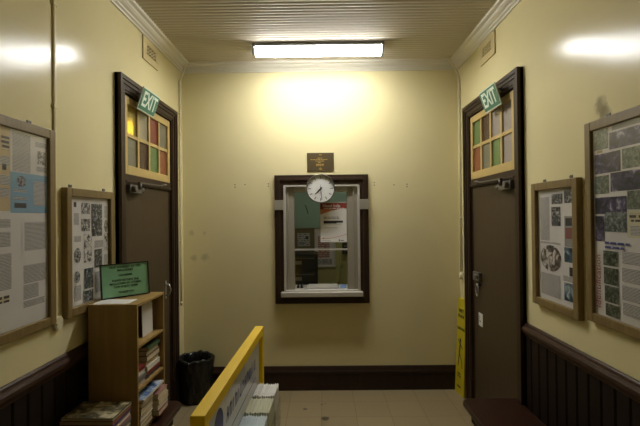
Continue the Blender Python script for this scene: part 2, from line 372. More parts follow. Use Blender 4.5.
SK = [(0, 0), (.024, 0), (.024, .165), (.03, .172), (.03, .186), (.022, .2), (.014, .222), (.008, .236), (0, .236)]
bm = B(); prism(bm, [(D-d, z) for d, z in SK], 0, XL, XR); struct('baseboard_back', bm, 'skirt')
for side, nm in (('L', 'baseboard_left'), ('R', 'baseboard_right')):
    bm = B(); prism(bm, [(sx(side, d), z) for d, z in SK], 1, YR, 2.875); prism(bm, [(sx(side, d), z) for d, z in SK], 1, 4.025, D-.03)
    struct(nm, bm, 'skirt')
RAIL = [(0, .925), (.016, .925), (.018, .955), (.03, .965), (.036, .985), (.036, 1.01), (.028, 1.03), (.02, 1.036), (.016, 1.055), (.008, 1.066), (0, 1.066)]
RAIL = [(d, .915 + (z-.925)*.62) for d, z in RAIL]
for side, nm in (('L', 'trim_2'), ('R', 'trim_3')):
    bm = B(); prism(bm, [(sx(side, d), z) for d, z in RAIL], 1, YR, 2.879); struct(nm, bm, 'rail')
for side, nm in (('L', 'trim_4'), ('R', 'trim_5')):     # vertical beaded lining boards under the rail
    bm = B(); y = YR; w = .1
    while y < 2.875:
        y1 = min(y+w, 2.875)
        prism(bm, [(sx(side, 0), y), (sx(side, .009), y), (sx(side, .014), y+.006), (sx(side, .014), y1-.014), (sx(side, .008), y1-.011), (sx(side, .013), y1-.006), (sx(side, .008), y1), (sx(side, 0), y1)], 2, .23, .917)
        y = y1
    struct(nm, bm, 'wains')

# ------------------------------------------------------------------ doors
M['g_yel'] = leadlight('amber_glass', srgb(205, 186, 105), .55); M['g_clear'] = leadlight('clear_pebble_glass', srgb(196, 188, 160), .5)
M['g_red'] = leadlight('red_glass', srgb(140, 78, 66), .2); M['g_grey'] = leadlight('grey_glass', srgb(150, 146, 124), .3)
M['g_brown'] = leadlight('brown_glass', srgb(92, 72, 58), .2); M['g_green'] = leadlight('green_glass', srgb(120, 146, 92), .2)
M['g_orange'] = leadlight('orange_glass', srgb(158, 98, 68), .2); M['g_lilac'] = leadlight('lilac_glass', srgb(182, 172, 164), .25)
PANES = {'L': [['g_yel', 'g_clear', 'g_red', 'g_grey'], ['g_grey', 'g_brown', 'g_green', 'g_orange']],        # near to far, top then bottom
         'R': [['g_lilac', 'g_lilac', 'g_brown', 'g_green'], ['g_lilac', 'g_green', 'g_grey', 'g_orange']]}
PNAME = {'g_yel': 'amber glass pane', 'g_clear': 'clear pebbled glass pane', 'g_red': 'red glass pane', 'g_grey': 'grey glass pane', 'g_brown': 'brown glass pane', 'g_green': 'green glass pane', 'g_orange': 'orange glass pane', 'g_lilac': 'pale lilac glass pane'}
for side, nm in (('L', 'door_1'), ('R', 'door_2')):
    t = thing(nm, None, None, (sx(side, 0), 3.445, 0)); t['kind'] = 'structure'
    X = lambda d: sx(side, d)
    # architrave: stepped moulding round three sides
    bm = B()
    steps = [(0, .105, .022), (.0, .03, .044), (.03, .055, .036), (.055, .09, .028)]
    for a, b, th in steps:
        o = 2.88; oz = 2.725; f = 4.01
        # a, b measured inward from the outer edge
        box(bm, X(0), X(th), o+a, o+b, 0, oz-a); box(bm, X(0), X(th), f-b, f-a, 0, oz-a); box(bm, X(0), X(th), o+b, f-b, oz-b, oz-a)
    box(bm, X(.0), X(-.12), DY0, DY0+.012, 0, DZ); box(bm, X(0), X(-.12), DY1-.012, DY1, 0, DZ); box(bm, X(0), X(-.12), DY0, DY1, DZ-.012, DZ)
    box(bm, X(0), X(.03), 2.872, 2.99, 0, .24); box(bm, X(0), X(.03), 3.90, 4.018, 0, .24)
    obj('architrave', bm, 'trimbrown', t)
    bm = B(); box(bm, X(.014), X(-.08), DY0+.012, DY1-.012, 1.975, 2.045); box(bm, X(.022), X(.0), DY0+.012, DY1-.012, 1.985, 2.0)
    obj('transom_bar', bm, 'trimbrown', t, bevel=.003)
    # leaded toplight: tan sash with 4 x 2 panes
    bm = B(); y0, y1, z0, z1 = DY0+.013, DY1-.013, 2.046, 2.607
    st, mu = .05, .03; xs0, xs1 = X(.010), X(-.03)
    box(bm, xs0, xs1, y0, y0+st, z0, z1); box(bm, xs0, xs1, y1-st, y1, z0, z1); box(bm, xs0, xs1, y0+st, y1-st, z1-.055, z1); box(bm, xs0, xs1, y0+st, y1-st, z0, z0+.065)
    pw = (y1-y0-2*st-3*mu)/4; zb, zt = z0+.065, z1-.055; zm = (zb+zt)/2
    for k in range(3): box(bm, X(.006), xs1, y0+st+pw*(k+1)+mu*k, y0+st+(pw+mu)*(k+1), zb, zt)
    box(bm, X(.004), xs1, y0+st, y1-st, zm-.014, zm+.014)
    sash = obj('toplight_sash', bm, 'sash', t, bevel=.003); sash['label'] = 'tan painted sash with coloured panes'
    for r in range(2):
        for k in range(4):
            ya = y0+st+(pw+mu)*k; g = PANES[side][r][k]; bm = B()
            za, zc = (zm+.014, zt) if r == 0 else (zb, zm-.014)
            box(bm, X(-.008), X(-.013), ya, ya+pw, za, zc)
            o = obj('glass_pane', bm, g, sash); o['label'] = PNAME[g]
    # flush leaf
    bm = B(); box(bm, X(-.004), X(-.045), DY0+.014, DY1-.014, .008, 1.972)
    for (yy, zz) in ((3.08, 1.86), (3.75, 1.83), (3.1, 1.2), (3.7, .75), (3.06, .6)): tube(bm, [(X(-.004), yy, zz), (X(-.002), yy, zz)], .006, 8)
    leaf = obj('door_leaf', bm, 'door', t, bevel=.002)
    # overhead closer: body, spindle and elbow arm
    bm = B(); y0 = 3.005
    box(bm, X(-.003), X(.045), y0, y0+.2, 1.91, 1.97); tube(bm, [(X(.024), y0+.04, 1.94), (X(.075), y0+.04, 1.94)], .024, 14)
    tube(bm, [(X(.02), y0+.19, 1.94), (X(.02), y0+.27, 1.94)], [.026, .02], 12)
    cl = obj('door_closer', bm, 'greymetal', t, bevel=.004); cl['label'] = 'grey overhead door closer'
    bm = B(); tube(bm, [(X(.055), y0+.14, 1.94), (X(.055), y0+.14, 1.99)], .012, 10); 
    prism(bm, [(X(.045), y0+.12), (X(.065), y0+.12), (X(.10), y0+.46), (X(.085), y0+.46)], 2, 1.985, 1.995)
    tube(bm, [(X(.092), y0+.45, 1.99), (X(.06), y0+.62, 2.01), (X(.018), y0+.76, 2.02)], .008, 8)
    obj('closer_arm', bm, 'greymetal', cl)
    if side == 'L':
        bm = B(); h = [(X(-.005), 3.79, 1.14), (X(.03), 3.79, 1.135), (X(.045), 3.79, 1.09), (X(.03), 3.79, 1.045), (X(-.005), 3.79, 1.04)]
        tube(bm, h, .008, 8); box(bm, X(-.004), X(.002), 3.77, 3.81, 1.01, 1.17)
        o = obj('door_handle', bm, 'steel', t); o['label'] = 'bright metal pull handle'
    else:
        bm = B(); box(bm, X(-.004), X(.028), 3.69, 3.83, 1.15, 1.225); tube(bm, [(X(.02), 3.72, 1.19), (X(.05), 3.72, 1.19)], .02, 12)
        o = obj('rim_lock', bm, 'greymetal', t, bevel=.004); o['label'] = 'grey rim lock'
        bm = B(); ring = [(X(.018), 3.75+.03*math.cos(a), 1.065+.05*math.sin(a)) for a in [2*PI*k/20 for k in range(21)]]
        tube(bm, ring, .006, 8); tube(bm, [(X(-.004), 3.75, 1.115), (X(.026), 3.75, 1.115)], .012, 10)
        o = obj('ring_pull', bm, 'steel', t); o['label'] = 'tarnished ring pull'
        bm = B(); box(bm, X(-.004), X(.001), 3.68, 3.77, .76, .87); wordbars(bm, (X(.0015), 3.76, .79), (0, -1, 0), UP, .07, .06, 3, 1, 3)
        o = obj('door_plate', bm, ['white', 'grey'], t); o['label'] = 'small pale lock plate'

# ------------------------------------------------------------------ ticket window
w = thing('window_1', None, None, (-.012, D, .87)); w['kind'] = 'structure'
bm = B()
FX0, FX1, FZ0, FZ1 = -.482, .452, .862, 2.142
prof = [(0, .03, .03), (.03, .055, .045), (.055, .095, .032)]
for a, b, th in prof:
    box(bm, FX0+a, FX0+b, D, D-th, FZ0+a, FZ1-a); box(bm, FX1-b, FX1-a, D, D-th, FZ0+a, FZ1-a)
    box(bm, FX0+b, FX1-b, D, D-th, FZ1-b, FZ1-a); box(bm, FX0+b, FX1-b, D, D-th, FZ0+a, FZ0+b)
o = obj('window_frame', bm, 'trimbrown', w, bevel=.002); o['label'] = 'dark brown moulded timber surround'
bm = B()                                      # aluminium lining: rims, deep jambs, pale head
ax0, ax1, az0, az1 = -.392, .364, .955, 2.037
for x0, x1 in ((ax0+.022, -.345), (.297, ax1-.022)): box(bm, x0, x1, D-.022, D+.08, az0, az1-.014)
for x0, x1 in ((-.345, -.290), (.242, .297)): box(bm, x0, x1, D-.012, D+.08, az0, az1-.014)
for x in (-.352, .304): box(bm, x-.006, x+.006, D-.03, D, az0, az1-.014)
jb = obj('metal_lining', bm, 'alu', w, bevel=.0015); jb['label'] = 'brushed aluminium lining'
for x0, x1 in ((ax0, ax0+.022), (ax1-.022, ax1)):
    bm = B(); box(bm, x0, x1, D-.05, D+.08, az0, az1-.014); obj('side_rim', bm, 'alupale', w, bevel=.002)
bm = B(); box(bm, ax0, ax1, D-.05, D+.08, az1-.014, az1); obj('top_rim', bm, 'alupale', w, bevel=.002)
bm = B(); box(bm, -.290, .242, D-.005, D+.06, 1.972, az1-.014); o = obj('head_rail', bm, 'alupale', w); o['label'] = 'pale metal head rail'
bm = B(); box(bm, -.290, .242, D+.006, D+.022, 1.388, 1.404); o = obj('sash_rail', bm, 'alupale', w); o['label'] = 'thin white sash rail'
bm = B(); box(bm, -.290, .242, D+.012, D+.016, 1.404, 1.972); obj('glass_pane', bm, 'glass', w)
bm = B(); box(bm, -.290, .242, D+.012, D+.016, 1.075, 1.388); obj('glass_pane', bm, 'glass', w)
bm = B(); box(bm, -.42, .385, D-.095, D-.001, .938, .985); box(bm, -.39, .362, D-.05, D+.3, .975, 1.0)
o = obj('window_sill', bm, 'alupale', w, bevel=.006); o['label'] = 'rounded metal sill'
for x0, x1 in ((-.484, -.392), (.362, .456)):
    bm = B(); box(bm, x0, x1, D-.052, D-.03, 1.795, 1.893); o = obj('bracket', bm, 'alu', w, bevel=.002); o['label'] = 'flat grey metal strap'
bm = B(); prism(bm, [(-.17, 1.0), (.15, 1.0), (.145, 1.03), (.13, 1.043), (-.15, 1.043), (-.165, 1.03)], 1, D+.05, D+.065); box(bm, -.17, .15, D+.05, D+.16, 1.0, 1.006)
lone('coin_tray', bm, 'white', 'shallow silver coin tray on the counter behind the ticket window', 'tray', (-.01, D+.1, 1.0))
for x, lab in ((-.262, 'short dark stub at the left end of the ticket counter, outer of two'), (-.225, 'short dark stub on the ticket counter, the one nearer the coin tray')):
    bm = B(); tube(bm, [(x, D+.09, 1.0), (x, D+.09, 1.012), (x, D+.09, 1.03), (x+.005, D+.088, 1.055)], [.016, .014, .007, .006], 10)
    lone('counter_stub', bm, 'black', lab, 'clip', (x, D+.09, 1.0), 'dark stubs on the ticket counter')
bm = B(); prism(bm, [(D+.04, 1.0), (D+.042, 1.0), (D+.064, 1.035), (D+.062, 1.035)], 0, .155, .235); prism(bm, [(D+.0395, 1.001), (D+.04, 1.0), (D+.062, 1.035), (D+.0615, 1.036)], 0, .165, .225, 1)
prism(bm, [(D+.062, 1.035), (D+.064, 1.035), (D+.07, 1.0), (D+.068, 1.0)], 0, .155, .235)
lone('counter_card', bm, ['paper', 'bluecard'], 'small blue and white card at the right end of the ticket counter', 'card', (.195, D+.05, 1.0))

# poster on the glass
po = thing('poster', 'white poster with a red band reading Need help, taped on ticket window glass', 'poster', (.105, D+.010, 1.469))
bm = B(); px0, px1, pz0, pz1 = -.028, .236, 1.469, 1.872; yq = D+.0105
box(bm, px0, px1, yq, yq+.0012, pz0, pz1)
n = 14; cv = [(px0 + (px1-px0)*k/n, 1.745 + .06*math.sin(PI*.5*k/n)) for k in range(n+1)]
f = bm.faces.new([bm.verts.new((x, yq-.0004, z)) for x, z in cv + [(px1, pz1-.012), (px0, pz1-.012)]]); f.material_index = 1
cv2 = [(px0 + (px1-px0)*k/n, 1.745 + .06*math.sin(PI*.5*k/n)) for k in range(n+1)]
f = bm.faces.new([bm.verts.new((x, yq-.0006, z)) for x, z in cv2[:8] + [(cv2[7][0]-.03, cv2[7][1]+.018), (px0, 1.80)]]); f.material_index = 2
text(bm, 'Need help', (.085, yq-.001, 1.832), (1, 0, 0), UP, .042, 3, bold=.0006)
wordbars(bm, (.01, yq-.0008, 1.80), (1, 0, 0), UP, .2, .014, 1, 3, 4)
quad(bm, (.004, yq-.0006, 1.662), (1, 0, 0), UP, .195, .021, 4); quad(bm, (.004, yq-.0006, 1.655), (1, 0, 0), UP, .13, .01, 4)
wordbars(bm, (.004, yq-.0006, 1.70), (1, 0, 0), UP, .2, .026, 2, 5, 5); wordbars(bm, (.004, yq-.0006, 1.645), (1, 0, 0), UP, .19, .008, 1, 5, 6); wordbars(bm, (.004, yq-.0006, 1.607), (1, 0, 0), UP, .14, .009, 1, 5, 8)
for k in range(n): 
    a = px0+(px1-px0)*k/n; b = px0+(px1-px0)*(k+1)/n; za = 1.50+.045*(k/n)**2; zb = 1.50+.045*((k+1)/n)**2
    bm.faces.new([bm.verts.new(q) for q in ((a, yq-.0006, za), (b, yq-.0006, zb), (b, yq-.0006, zb+.004), (a, yq-.0006, za+.004))]).material_index = 2
wordbars(bm, (-.01, yq-.0006, 1.48), (1, 0, 0), UP, .1, .009, 1, 5, 9); quad(bm, (-.005, yq-.0006, 1.50), (1, 0, 0), UP, .014, .012, 1)
quad(bm, (.155, yq-.0006, 1.48), (1, 0, 0), UP, .012, .014, 4); wordbars(bm, (.172, yq-.0006, 1.48), (1, 0, 0), UP, .04, .011, 1, 4, 2)
obj('printed_sheet', bm, ['paper', 'maroon', 'orange', 'white', 'dark', 'grey'], po, recalc=False)

# clock
ck = thing('wall_clock', 'round white wall clock at half past seven on top of the window frame', 'clock', (-.022, D-.045, 1.86))
cx, cz, cr = -.022, 2.002, .142
bm = B(); 
bmesh.ops.create_cone(bm, cap_ends=True, segments=48, radius1=cr-.006, radius2=cr-.006, depth=.02, matrix=Matrix.Translation((cx, D-.06, cz)) @ Matrix.Rotation(PI/2, 4, 'X'))
obj('clock_face', bm, 'white', ck)
bm = B(); rg = [(cr-.010, 0), (cr-.009, .012), (cr-.003, .015), (cr, .01), (cr, -.035), (cr-.02, -.035)]
rr = lathe(bm, rg, (0, 0, 0), 48); bmesh.ops.transform(bm, matrix=Matrix.Translation((cx, D-.073, cz)) @ Matrix.Rotation(PI/2, 4, 'X'), verts=bm.verts)
o = obj('clock_rim', bm, 'greymetal', ck); o['label'] = 'thin dark rim'
yf = D-.0715
for k in range(12):
    bm = B(); a = 2*PI*k/12; d = Vector((math.sin(a), 0, math.cos(a))); s = Vector((math.cos(a), 0, -math.sin(a))); c = Vector((cx, yf, cz))
    q = [c+d*.094+s*.003, c+d*.122+s*.003, c+d*.122-s*.003, c+d*.094-s*.003]
    bm.faces.new([bm.verts.new(v) for v in q])
    obj('hour_mark', bm, 'dark', ck)
def hand(name, ang, l, back, wd, dy, mat='black'):
    bm = B(); a = math.radians(ang); d = Vector((math.sin(a), 0, math.cos(a))); s = Vector((math.cos(a), 0, -math.sin(a))); c = Vector((cx, yf-dy, cz))
    q = [c-d*back+s*wd, c+d*l+s*wd*.6, c+d*l-s*wd*.6, c-d*back-s*wd]
    A = [bm.verts.new(v) for v in q]; Bv = [bm.verts.new(v + Vector((0, -.0012, 0))) for v in q]
    bm.faces.new(A); bm.faces.new(Bv[::-1])
    for i in range(4): bm.faces.new((A[i], Bv[i], Bv[(i+1) % 4], A[(i+1) % 4]))
    obj(name, bm, mat, ck)
hand('hour_hand', 225, .078, .018, .0048, .001); hand('minute_hand', 174, .112, .02, .0035, .003); hand('second_hand', 358, .04, .028, .0016, .005)

# plaque
pq = thing('plaque', 'small bronze plaque with gold lettering screwed above the wall clock', 'plaque', (-.02, D, 2.178))
bm = B(); box(bm, -.155, .114, D-.008, D, 2.178, 2.364); obj('plate', bm, 'plaque', pq, bevel=.002)
bm = B(); yy = D-.0086
wordbars(bm, (-.035, yy, 2.338), (1, 0, 0), UP, .03, .010, 1, 0, 1, .7); obj('heading', bm, 'gold', pq, recalc=False); bm = B()
for z, w_, s in ((2.305, .06, 2), (2.290, .20, 3), (2.275, .10, 4), (2.262, .05, 5), (2.243, .09, 6), (2.230, .09, 7)):
    wordbars(bm, (-.02-w_/2, yy, z), (1, 0, 0), UP, w_, .010, 1, 0, s, .7)
obj('lettering', bm, 'gold', pq, recalc=False); bm = B(); ellipse(bm, (-.02, yy, 2.205), (1, 0, 0), UP, .014, .013); o = obj('emblem', bm, 'gold', pq, recalc=False); o['label'] = 'small round gold crest'

# ------------------------------------------------------------------ lamp
lp = thing('ceiling_light', 'long fluorescent batten light with glowing diffuser on the ceiling', 'light', (-.028, 3.795, ZC))
bm = B(); prism(bm, [(3.728, ZC+.003), (3.728, ZC-.012), (3.722, ZC-.022), (3.722, ZC-.028), (3.878, ZC-.028), (3.878, ZC-.022), (3.872, ZC-.012), (3.872, ZC+.003)], 0, -.605, .55); obj('light_body', bm, 'lampbase', lp)
PR = [(3.732, ZC-.028), (3.739, ZC-.045), (3.752, ZC-.066), (3.770, ZC-.083), (3.80, ZC-.09), (3.842, ZC-.083), (3.858, ZC-.066), (3.865, ZC-.045), (3.868, ZC-.028)]
bm = B(); prism(bm, [(3.8435, ZC-.028), (3.8435, ZC-.0832), (3.859, ZC-.066), (3.866, ZC-.045), (3.869, ZC-.028)], 0, -.585, .53); o = obj('added_dim_strip', bm, 'lamprear', lp); o['label'] = 'added rear strip with lowered glow'  # added strip, glow lowered so the back wall does not burn out
bm = B(); prism(bm, PR[:6] + [(3.842, ZC-.028)], 0, -.585, .53); o = obj('diffuser', bm, 'lamp', lp); o['label'] = 'glowing white diffuser'
for x0, x1 in ((-.612, -.586), (.531, .557)):
    bm = B(); prism(bm, [(3.8+(a-3.8)*1.02, ZC+(b-ZC)*1.03) for a, b in PR], 0, x0, x1); obj('end_cap', bm, 'lampends', lp, bevel=.004)

# ------------------------------------------------------------------ exit signs, vents
for side in 'LR':
    wd = 'left' if side == 'L' else 'right'
    lab = 'green EXIT sign above the left door with coloured panes, tilted from architrave' if side == 'L' else 'green EXIT sign above the right door, the one with the rim lock'
    X = lambda d: sx(side, d); yc = 3.255; r = RV(side)
    t = thing('exit_sign', lab, 'sign', (X(.045), yc, 2.54), 'exit signs over the doors')
    n = Vector((1 if side == 'L' else -1, 0, 0)); up = (UP*.152 + n*.05).normalized(); nn = r.cross(up).normalized()
    if nn.dot(n) < 0: nn = -nn
    o0 = Vector((X(.048), yc, 2.535)) - r*.15
    def slab(bm, off, ins, th, mi=0):
        q = [o0 + r*(ins + a*(.30-2*ins)) + up*(ins + b*(.168-2*ins)) + nn*off for a, b in ((0, 0), (1, 0), (1, 1), (0, 1))]
        A = [bm.verts.new(v) for v in q]; C_ = [bm.verts.new(v + nn*th) for v in q]
        for f in [A[::-1], C_] + [(A[i], A[(i+1) % 4], C_[(i+1) % 4], C_[i]) for i in range(4)]: bm.faces.new(f).material_index = mi
    bm = B(); slab(bm, 0, 0, .008); obj('border', bm, 'exitwhite', t)
    bm = B(); slab(bm, .002, .008, .0085); fc = obj('sign_face', bm, 'exitgreen', t)
    bm = B(); text(bm, 'EXIT', o0 + r*.15 + up*.084 + nn*.0115, r, up, .155, 0, bold=.0035, sx=.78); o = obj('lettering', bm, 'exitwhite', fc); o['label'] = 'white EXIT letters'
    for k in (.06, .24):
        bm = B(); q = o0 + r*k + up*.13; tube(bm, [q + nn*.001, (X(.02), q.y, q.z+.0)], .006, 8)
        obj('bracket', bm, 'greymetal', t)
    lab = 'square cream wall vent with pierced holes above the left door' if side == 'L' else 'square cream wall vent with pierced holes above the right door'
    t = thing('wall_vent', lab, 'vent', (X(0), 3.475, 2.985), 'wall vents under the cornice')
    bm = B(); fr_ = .055; a0, a1, b0, b1 = 3.325, 3.63, 2.985, 3.172
    box(bm, X(0), X(.012), a0, a1, b0, b0+fr_); box(bm, X(0), X(.012), a0, a1, b1-.05, b1); box(bm, X(0), X(.012), a0, a0+.07, b0+fr_, b1-.05); box(bm, X(0), X(.012), a1-.05, a1, b0+fr_, b1-.05)
    obj('vent_frame', bm, 'vent', t, bevel=.003)
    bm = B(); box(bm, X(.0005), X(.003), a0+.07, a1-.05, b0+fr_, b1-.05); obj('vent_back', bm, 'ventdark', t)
    bm = B(); W = a1-a0-.12; H = b1-b0-fr_-.05
    for i in range(4):
        for j in range(3):
            c = Vector((X(.007), a0+.07+W*(i+.5)/4, b0+fr_+H*(j+.5)/3))
            pts = [c + Vector((0, .016*math.cos(q), .012*math.sin(q))) for q in [2*PI*k/12 for k in range(13)]]; tube(bm, pts, .0042, 6)
    for j in range(4): z = b0+fr_+H*j/3; box(bm, X(.003), X(.008), a0+.07, a1-.05, z-.003, z+.003)
    obj('grille', bm, 'vent', t)

# ------------------------------------------------------------------ conduits
bm = B(); x, y = XL+.0112, 2.222
prism(bm, [(XL, y-.013), (XL+.005, y-.013), (XL+.009, y-.009), (XL+.011, y-.003), (XL+.011, y+.003), (XL+.009, y+.009), (XL+.005, y+.013), (XL, y+.013)], 2, 1.2, 3.178)
for z in (2.86, 2.32, 1.62): box(bm, XL, XL+.013, y-.015, y+.015, z-.008, z+.008); box(bm, XL, XL+.006, y-.022, y+.022, z-.01, z+.01)
t = thing('conduit', 'cream painted cable conduit running down the left wall between two notice boards', 'pipe', (XL, y, 1.15), 'painted cable conduits')
obj('pipe', bm, 'conduit', t)
bm = B(); tube(bm, [(XL, y+.005, 1.185), (XL+.02, y+.005, 1.185)], .036, 20); tube(bm, [(XL+.02, y+.005, 1.185), (XL+.023, y+.005, 1.185)], .03, 20)
for a in (0, PI): tube(bm, [(XL+.02, y+.005+.02*math.cos(a), 1.185), (XL+.026, y+.005+.02*math.cos(a), 1.185)], .004, 8)
o = obj('junction_box', bm, 'conduitpale', t); o['label'] = 'round cream junction box'
t = thing('conduit', 'thin pale conduit down the corner between left door and back wall', 'pipe', (XL, 4.16, .87), 'painted cable conduits')
bm = B(); x, y = XL+.012, 4.165
tube(bm, [(-1.345, 4.17, 3.25), (-1.345, 4.168, 3.2), (-1.36, 4.166, 3.14), (x, y, 3.07), (x, y, 2.4), (x, y, 1.4), (x, y, .87)], .009, 8)
for z in (2.75, 2.1, 1.5, .9): tube(bm, [(x, y, z-.008), (x, y, z+.008)], .013, 8)
obj('pipe', bm, 'conduitpale', t)
t = thing('conduit', 'thin pale conduit down the corner between right door and back wall, bent at top', 'pipe', (XR, 4.2, 1.13), 'painted cable conduits')
bm = B(); x, y = XR-.012, 4.19
tube(bm, [(1.235, 4.10, 3.258), (1.24, 4.105, 3.215), (1.275, 4.13, 3.16), (1.325, 4.17, 3.12), (x, y, 3.06), (x, y, 2.4), (x, y, 1.13)], .011, 8)
for z in (2.95, 2.3, 1.7): tube(bm, [(x, y, z-.008), (x, y, z+.008)], .015, 8)
obj('pipe', bm, 'conduitpale', t)
bm = B(); tube(bm, [(x, y, 1.17), (x, y, 1.10)], .02, 12); o = obj('pipe_end', bm, 'conduitpale', t); o['label'] = 'small round end fitting'

# ------------------------------------------------------------------ framed notice boards
LB = [('tan',1.827,1.892,1.767,2.136),('head',1.839,1.887,2.035,2.097),('text',1.833,1.886,1.965,2.008),('dark',1.844,1.868,1.947,1.973),('text',1.833,1.886,1.881,1.925),('text',1.832,1.885,1.828,1.868),('white',1.893,2.037,1.935,2.148),('text',1.905,2.023,1.949,2.125),('white',2.039,2.165,1.933,2.137),('text',2.059,2.149,2.083,2.107),('bw',2.073,2.133,1.998,2.063),('text',2.065,2.14,1.963,1.988),('blue',1.891,2.15,1.76,1.945),('disc',1.929,1.994,1.879,1.93),('text',1.91,1.994,1.856,1.869),('dark',1.916,1.994,1.782,1.805),('text',2.043,2.14,1.795,1.913),('text',1.91,2.001,1.819,1.833),('white',1.7,1.958,1.239,1.75),('white',1.963,2.15,1.566,1.745),('text',1.979,2.13,1.581,1.716),('white',1.944,2.15,1.255,1.557),('text',1.971,2.128,1.428,1.514),('text',1.97,2.075,1.356,1.422),('text',1.97,2.119,1.318,1.347),('text',1.72,1.89,1.693,1.732),('text',1.72,1.89,1.61,1.675),('text',1.72,1.895,1.422,1.579),('head',1.72,1.882,1.366,1.396)]
LS = [(k, a-.002, b-.006, c, d) for k, a, b, c, d in [('dark',2.377,2.406,1.796,1.824),('bw',2.451,2.546,1.757,1.822),('text',2.376,2.43,1.695,1.762),('bw',2.45,2.545,1.657,1.728),('bwd',2.556,2.685,1.622,1.819),('text',2.71,2.75,1.733,1.81),('oval',2.703,2.755,1.643,1.72),('text',2.375,2.449,1.598,1.632),('face',2.474,2.565,1.473,1.639),('oval',2.374,2.448,1.479,1.564),('bwd',2.587,2.681,1.43,1.541),('text',2.588,2.695,1.553,1.596),('face',2.70,2.755,1.525,1.635),('text',2.70,2.755,1.397,1.5),('bwd',2.477,2.574,1.318,1.437),('bwd',2.465,2.573,1.243,1.308),('oval',2.377,2.436,1.367,1.434),('text',2.376,2.445,1.264,1.354),('text',2.597,2.755,1.28,1.405)]]
RS = [('text',2.549,2.655,1.57,1.832),('bwd',2.408,2.524,1.786,1.843),('bwd',2.293,2.393,1.788,1.86),('bwd',2.431,2.527,1.659,1.769),('grey',2.298,2.393,1.547,1.716),('red',2.307,2.383,1.591,1.651),('dark',2.306,2.382,1.662,1.706),('text',2.435,2.655,1.55,1.562),('ovalp',2.427,2.655,1.389,1.544),('teal',2.285,2.397,1.461,1.542),('dark',2.285,2.35,1.387,1.436),('text',2.441,2.655,1.241,1.372),('teal',2.285,2.402,1.247,1.346),('text',2.286,2.41,1.355,1.383)]
RB = [('grey',1.75,1.992,2.113,2.138),('green',2.018,2.125,2.037,2.133),('purple',1.757,2.011,2.027,2.105),('tanp',2.059,2.1,2.022,2.035),('purple',1.936,2.12,1.921,2.016),('green',1.759,1.926,1.927,2.017),('green',2.016,2.12,1.823,1.91),('purple',1.761,2.005,1.83,1.917),('purple',1.902,2.12,1.726,1.806),('green',1.763,1.896,1.746,1.827),('purple',2.053,2.12,1.594,1.716),('bwg',1.901,2.049,1.643,1.735),('cream',1.765,1.898,1.622,1.74),('head',1.775,1.885,1.691,1.729),('text',1.776,1.88,1.631,1.674),('green2',1.962,2.064,1.482,1.552),('green2',1.961,2.062,1.393,1.473),('green2',1.96,2.057,1.31,1.387),('green2',1.955,2.052,1.245,1.302),('text',1.779,1.933,1.505,1.557),('text',1.781,1.935,1.423,1.483),('text',1.782,1.937,1.34,1.405),('text',1.784,1.932,1.276,1.328)]
SHEETS = {'tan': 'tan paper notice', 'white': 'white printed sheet', 'blue': 'blue printed sheet', 'cream': 'cream card notice'}
PHOTOS = {'purple': 'violet tinted photo', 'green': 'faded foliage photo', 'green2': 'dark foliage photo', 'bwg': 'grey tree photo', 'teal': 'teal photo', 'ovalp': 'oval brown vignette picture', 'bw': 'black and white drawing', 'bwd': 'dark print', 'oval': 'round black and white picture', 'face': 'line portrait', 'grey': 'grey card', 'tanp': 'tan photo'}
